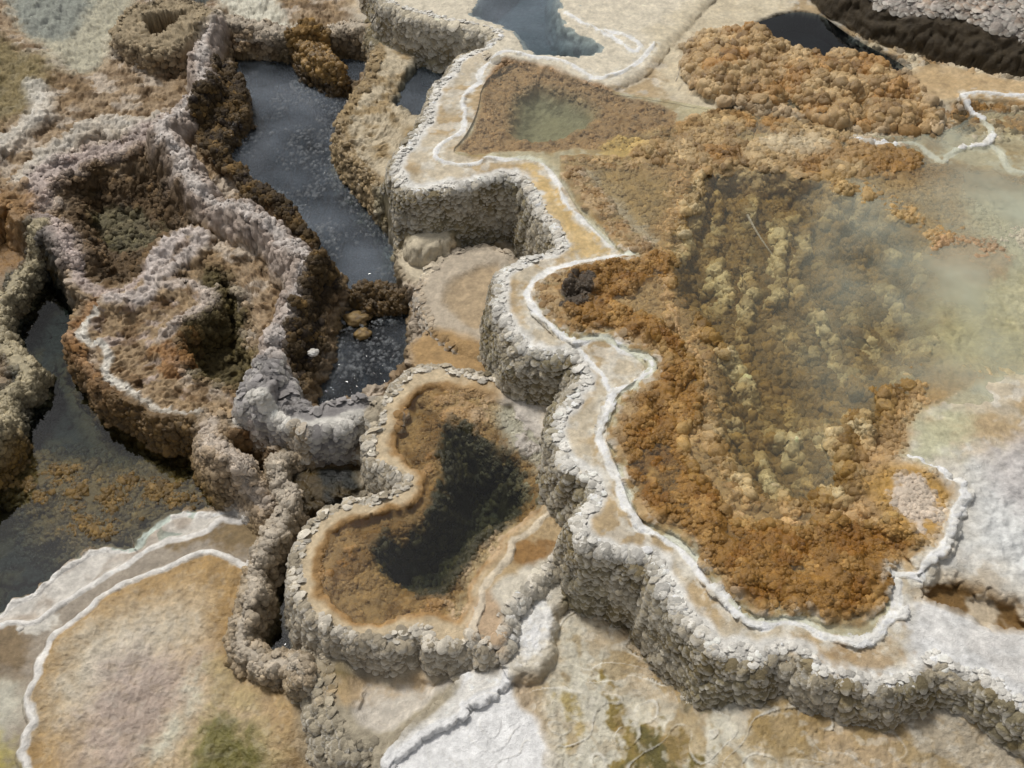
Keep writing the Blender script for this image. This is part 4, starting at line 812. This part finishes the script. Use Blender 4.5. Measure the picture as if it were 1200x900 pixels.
water('brown_pool_water', [(350,520),(440,510),(450,540),(480,560),(470,580),(400,600),(360,620),(340,590),(325,560)], -.15, .10, M_POND)
water('round_pool_water', [(500,445),(475,455),(462,480),(455,510),(455,535),(480,547),(492,560),(475,580),(420,595),(390,605),(370,635),(363,665),(368,700),(395,725),(440,738),(500,725),(535,735),(552,725),(565,690),(590,655),(605,630),(640,600),(665,560),(660,500),(620,465),(560,450)], .120, .5, M_POND)
water('small_blue_pool_water', [(445,115),(462,85),(480,62),(510,58),(550,80),(530,105),(512,145),(480,150)], .10, .35, M_BLUE)
water('top_pool_water', [(525,8),(550,-20),(590,-80),(690,-80),(680,0),(690,30),(730,60),(700,75),(645,72),(605,66),(590,45),(560,33)], .448, .4, M_BLUE)
water('ochre_pool_water', [(525,180),(545,160),(560,130),(565,95),(600,70),(650,80),(700,105),(790,118),(840,128),(920,140),(1000,160),(1110,158),(1150,125),(1200,122),(1700,130),(1700,420),(1190,470),(1110,510),(1080,560),(1120,590),(1100,650),(1040,662),(1047,715),(1013,750),(963,738),(927,720),(893,730),(860,715),(820,660),(800,637),(745,608),(725,550),(708,508),(720,460),(764,435),(740,412),(705,394),(672,400),(640,375),(622,345),(645,320),(690,308),(735,298),(715,285),(680,250),(655,205),(635,185),(600,182),(570,182)], .436, .45, M_GREEN)

M_NAVY = mat_water('navy_water', (.70,.78,.82), (.12,.22,.28), 8.0, ripple=.05, rscale=16)
water('dark_channel_water', ABW, .4362, .4, M_NAVY)
# clumps of dark algae standing in the bubbling pool
def mat_plain(name, col, col2, rough=.6, scale=40):
    m = bpy.data.materials.new(name); m.use_nodes = True; nt = m.node_tree; N = nt.nodes; L = nt.links; p_ = N['Principled BSDF']
    g_ = N.new('ShaderNodeNewGeometry'); n = N.new('ShaderNodeTexNoise'); n.inputs['Scale'].default_value = scale; n.inputs['Detail'].default_value = 6; L.new(g_.outputs['Position'], n.inputs['Vector'])
    r = N.new('ShaderNodeValToRGB'); r.color_ramp.elements[0].position = .35; r.color_ramp.elements[1].position = .68; r.color_ramp.elements[0].color = col+(1,); r.color_ramp.elements[1].color = col2+(1,)
    L.new(n.outputs['Fac'], r.inputs[0]); L.new(r.outputs[0], p_.inputs['Base Color']); p_.inputs['Roughness'].default_value = rough
    b = N.new('ShaderNodeBump'); b.inputs['Strength'].default_value = .6; b.inputs['Distance'].default_value = .006; L.new(n.outputs['Fac'], b.inputs['Height']); L.new(b.outputs[0], p_.inputs['Normal'])
    return m
M_CLUMP = mat_plain('dark_algae', (.035,.024,.010), (.17,.105,.04)); M_CLUMP2 = mat_plain('golden_algae', (.10,.06,.02), (.34,.23,.09))
M_TWIG = mat_plain('dry_wood', (.30,.25,.19), (.55,.5,.42), .8, 120); M_PEB = mat_plain('pale_pebble', (.5,.47,.42), (.68,.66,.62), .7, 60)
def clump(name, label, cat, group, px, py, z, rx_, ry_, rz_, rot, mat, seed, lump=.28, sub=5):
    bm = bmesh.new(); bmesh.ops.create_icosphere(bm, subdivisions=sub, radius=1)
    v = np.array([q.co[:] for q in bm.verts], dtype=F32)
    a, _ = worley3(v[:, 0]*2.1+seed, v[:, 1]*2.1, v[:, 2]*2.1, seed); b, _ = worley3(v[:, 0]*6+seed, v[:, 1]*6, v[:, 2]*6, seed+1)
    c_, _ = worley3(v[:, 0]*13+seed, v[:, 1]*13, v[:, 2]*13, seed+2)
    f = .62+lump*bulge(a, .9)+.20*bulge(b, .8)+.11*bulge(c_, .8)+.22*perlin(v[:, 0]*1.3+seed, v[:, 1]*1.3+v[:, 2], seed)
    v = v*f[:, None]*np.array((rx_*1.1, ry_*1.1, rz_*.9), F32)
    for q, co_ in zip(bm.verts, v): q.co = co_
    for fc_ in bm.faces: fc_.smooth = True
    me = bpy.data.meshes.new(name); bm.to_mesh(me); bm.free(); me.materials.append(mat)
    o = bpy.data.objects.new(name, me); COL.objects.link(o); x, y = plan(px, py, z); o.location = (float(x), float(y), z); o.rotation_euler = (0, 0, rot); tag(o, label, cat, group)
GC = 'algae clumps in the bubbling pool'
clump('algae_clump', 'small round brown clump alone in the near pool, below the waist', 'algae clump', GC, 419, 374, -.05, .05, .04, .03, .0, M_CLUMP2, 9, sub=4)
clump('algae_clump', 'smallest tan clump in the near pool', 'algae clump', GC, 425, 392, -.05, .032, .028, .025, .6, M_CLUMP2, 10, sub=4)
clump('pebble', 'single white pebble on the dark crust left of the near part of the bubbling pool', 'pebble', 'loose pebbles', 367, 413, .12, .022, .018, .014, .3, M_PEB, 12, .1, 4)
clump('pebble', 'tiny pale pebble on the tan fan beside its white rim', 'pebble', 'loose pebbles', 96, 772, -.085, .010, .009, .008, .3, M_PEB, 13, .1, 3)
clump('pebble', 'grey pebble on the dirty step left of the fan', 'pebble', 'loose pebbles', 24, 737, -.11, .013, .011, .008, .3, M_PEB, 14, .1, 3)
def twig(label, a, b, za, zb, r, bend):
    xa, ya = plan(a[0], a[1], za); xb, yb = plan(b[0], b[1], zb)
    A_ = np.array((xa, ya, za)); B_ = np.array((xb, yb, zb)); d_ = B_-A_
    sdv = np.cross(d_, (0, 0, 1.0)); sdv /= np.linalg.norm(sdv)+1e-9; u2 = np.cross(sdv, d_); u2 /= np.linalg.norm(u2)+1e-9
    V = []; F_ = []
    for i in range(8):
        t = i/7; c = d_*t+sdv*bend*math.sin(t*3.1)
        for k in range(6): V.append(c+(sdv*math.cos(k*1.047)+u2*math.sin(k*1.047))*r*(1-.7*t))
    for i in range(7):
        for k in range(6): F_.append((i*6+k, i*6+(k+1) % 6, (i+1)*6+(k+1) % 6, (i+1)*6+k))
    F_ += [tuple(range(6))[::-1], tuple(range(42, 48))]
    me = bpy.data.meshes.new('twig'); me.from_pydata([tuple(q) for q in V], [], F_); me.materials.append(M_TWIG)
    o = bpy.data.objects.new('twig', me); COL.objects.link(o); o.location = tuple(A_); tag(o, label, 'twig', 'dry twigs')
twig('short bleached twig sticking up from the outer white rim of the fan', (157,642), (153,627), -.13, -.06, .003, .004)
twig('pale dry stalk standing on the grey scaly rim wall', (320,482), (315,468), .10, .14, .003, .004)
twig('thin dark twig lying on the cream terrace at the top', (792,95), (796,76), .34, .35, .003, .006)
twig('thin bleached stick lying across the submerged rows of the ochre pool', (876,252), (905,298), .30, .30, .006, .006)
# countless small bubbles drifting on the blue grey pool
x_, y_, z_, q_ = dome(5); POLY = world([(262,85),(300,80),(340,90),(420,110),(415,160),(440,205),(460,250),(468,290),(480,335),(482,380),(478,425),(430,440),(395,440),(385,420),(400,370),(405,330),(385,290),(350,250),(310,215),(270,190),(262,170),(290,140),(290,110)], -.05)
A_ = np.array(POLY); mn, mx = A_.min(0), A_.max(0); pts_ = rng.uniform(mn, mx, (9000, 2)); ins = np.zeros(9000, bool)
for i in range(len(A_)):
    a_, b_ = A_[i], A_[(i+1) % len(A_)]
    ins ^= ((a_[1] > pts_[:, 1]) != (b_[1] > pts_[:, 1])) & (pts_[:, 0] < (pts_[:, 1]-a_[1])*(b_[0]-a_[0])/(b_[1]-a_[1]+1e-12)+a_[0])
dn = perlin(pts_[:, 0]*2.6, pts_[:, 1]*2.6, 501)+.6*perlin(pts_[:, 0]*7, pts_[:, 1]*7, 502)+.16*rng.standard_normal(9000)
pts_ = pts_[ins & (dn > .0)]; mB = len(pts_); rB = np.clip(rng.lognormal(math.log(.0065), .35, mB), .004, .015)
VB = np.zeros((mB, 25, 3)); VB[..., 0] = pts_[:, :1]+rB[:, None]*x_; VB[..., 1] = pts_[:, 1:]+rB[:, None]*y_; VB[..., 2] = -.07*ZS+.0005+rB[:, None]*.75*z_
M_BUB = bpy.data.materials.new('bubble_film'); M_BUB.use_nodes = True; pb_ = M_BUB.node_tree.nodes['Principled BSDF']
pb_.inputs['Base Color'].default_value = (.5,.53,.56,1); pb_.inputs['Roughness'].default_value = .08; pb_.inputs['Alpha'].default_value = .17
QB = (q_[None]+(np.arange(mB)*25)[:, None, None]).reshape(-1, 4)
o = bpy.data.objects.new('bubbles', mesh_from('bubbles', VB.reshape(-1, 3).astype(F32), QB, (0, 0, 0), M_BUB)); COL.objects.link(o); tag(o, 'countless small clear bubbles drifting on the blue grey pool', 'bubbles', None, 'stuff')

# ------------------------------------------------------------------ light
w = bpy.data.worlds.new('World'); S.world = w; w.use_nodes = True; nt = w.node_tree
sky = nt.nodes.new('ShaderNodeTexSky'); sky.sky_type = 'NISHITA'; sky.sun_disc = False
EL, AZ = math.radians(58), math.radians(-35)          # sun high, behind and to the left
sky.sun_elevation = EL; sky.sun_rotation = AZ; sky.dust_density = 3
hs = nt.nodes.new('ShaderNodeHueSaturation'); hs.inputs['Saturation'].default_value = .15
nt.links.new(sky.outputs[0], hs.inputs['Color']); bg = nt.nodes['Background']; tcw = nt.nodes.new('ShaderNodeTexCoord'); cl = nt.nodes.new('ShaderNodeTexNoise'); cl.inputs['Scale'].default_value = 2.6; cl.inputs['Detail'].default_value = 5
nt.links.new(tcw.outputs['Generated'], cl.inputs['Vector'])
cm = nt.nodes.new('ShaderNodeMapRange'); cm.inputs['From Min'].default_value = .35; cm.inputs['From Max'].default_value = .65; cm.inputs['To Min'].default_value = .55; cm.inputs['To Max'].default_value = 1.5; nt.links.new(cl.outputs['Fac'], cm.inputs['Value'])
vs = nt.nodes.new('ShaderNodeVectorMath'); vs.operation = 'SCALE'; nt.links.new(hs.outputs[0], vs.inputs[0]); nt.links.new(cm.outputs[0], vs.inputs['Scale'])   # broken cloud cover
nt.links.new(vs.outputs[0], bg.inputs[0]); bg.inputs[1].default_value = .060
ld = bpy.data.lights.new('sun', 'SUN'); ld.energy = 1.5; ld.angle = math.radians(11); ld.color = (1, .95, .87)
lo = bpy.data.objects.new('sun', ld); COL.objects.link(lo)
dirv = Vector((math.sin(AZ)*math.cos(EL), math.cos(AZ)*math.cos(EL), math.sin(EL)))
lo.rotation_euler = dirv.to_track_quat('Z', 'Y').to_euler()
S.view_settings.view_transform = 'Standard'; S.view_settings.look = 'None'; S.view_settings.gamma = 1; S.view_settings.exposure = 0.55
S.cycles.max_bounces = 8; S.cycles.transparent_max_bounces = 16; S.cycles.use_denoising = True
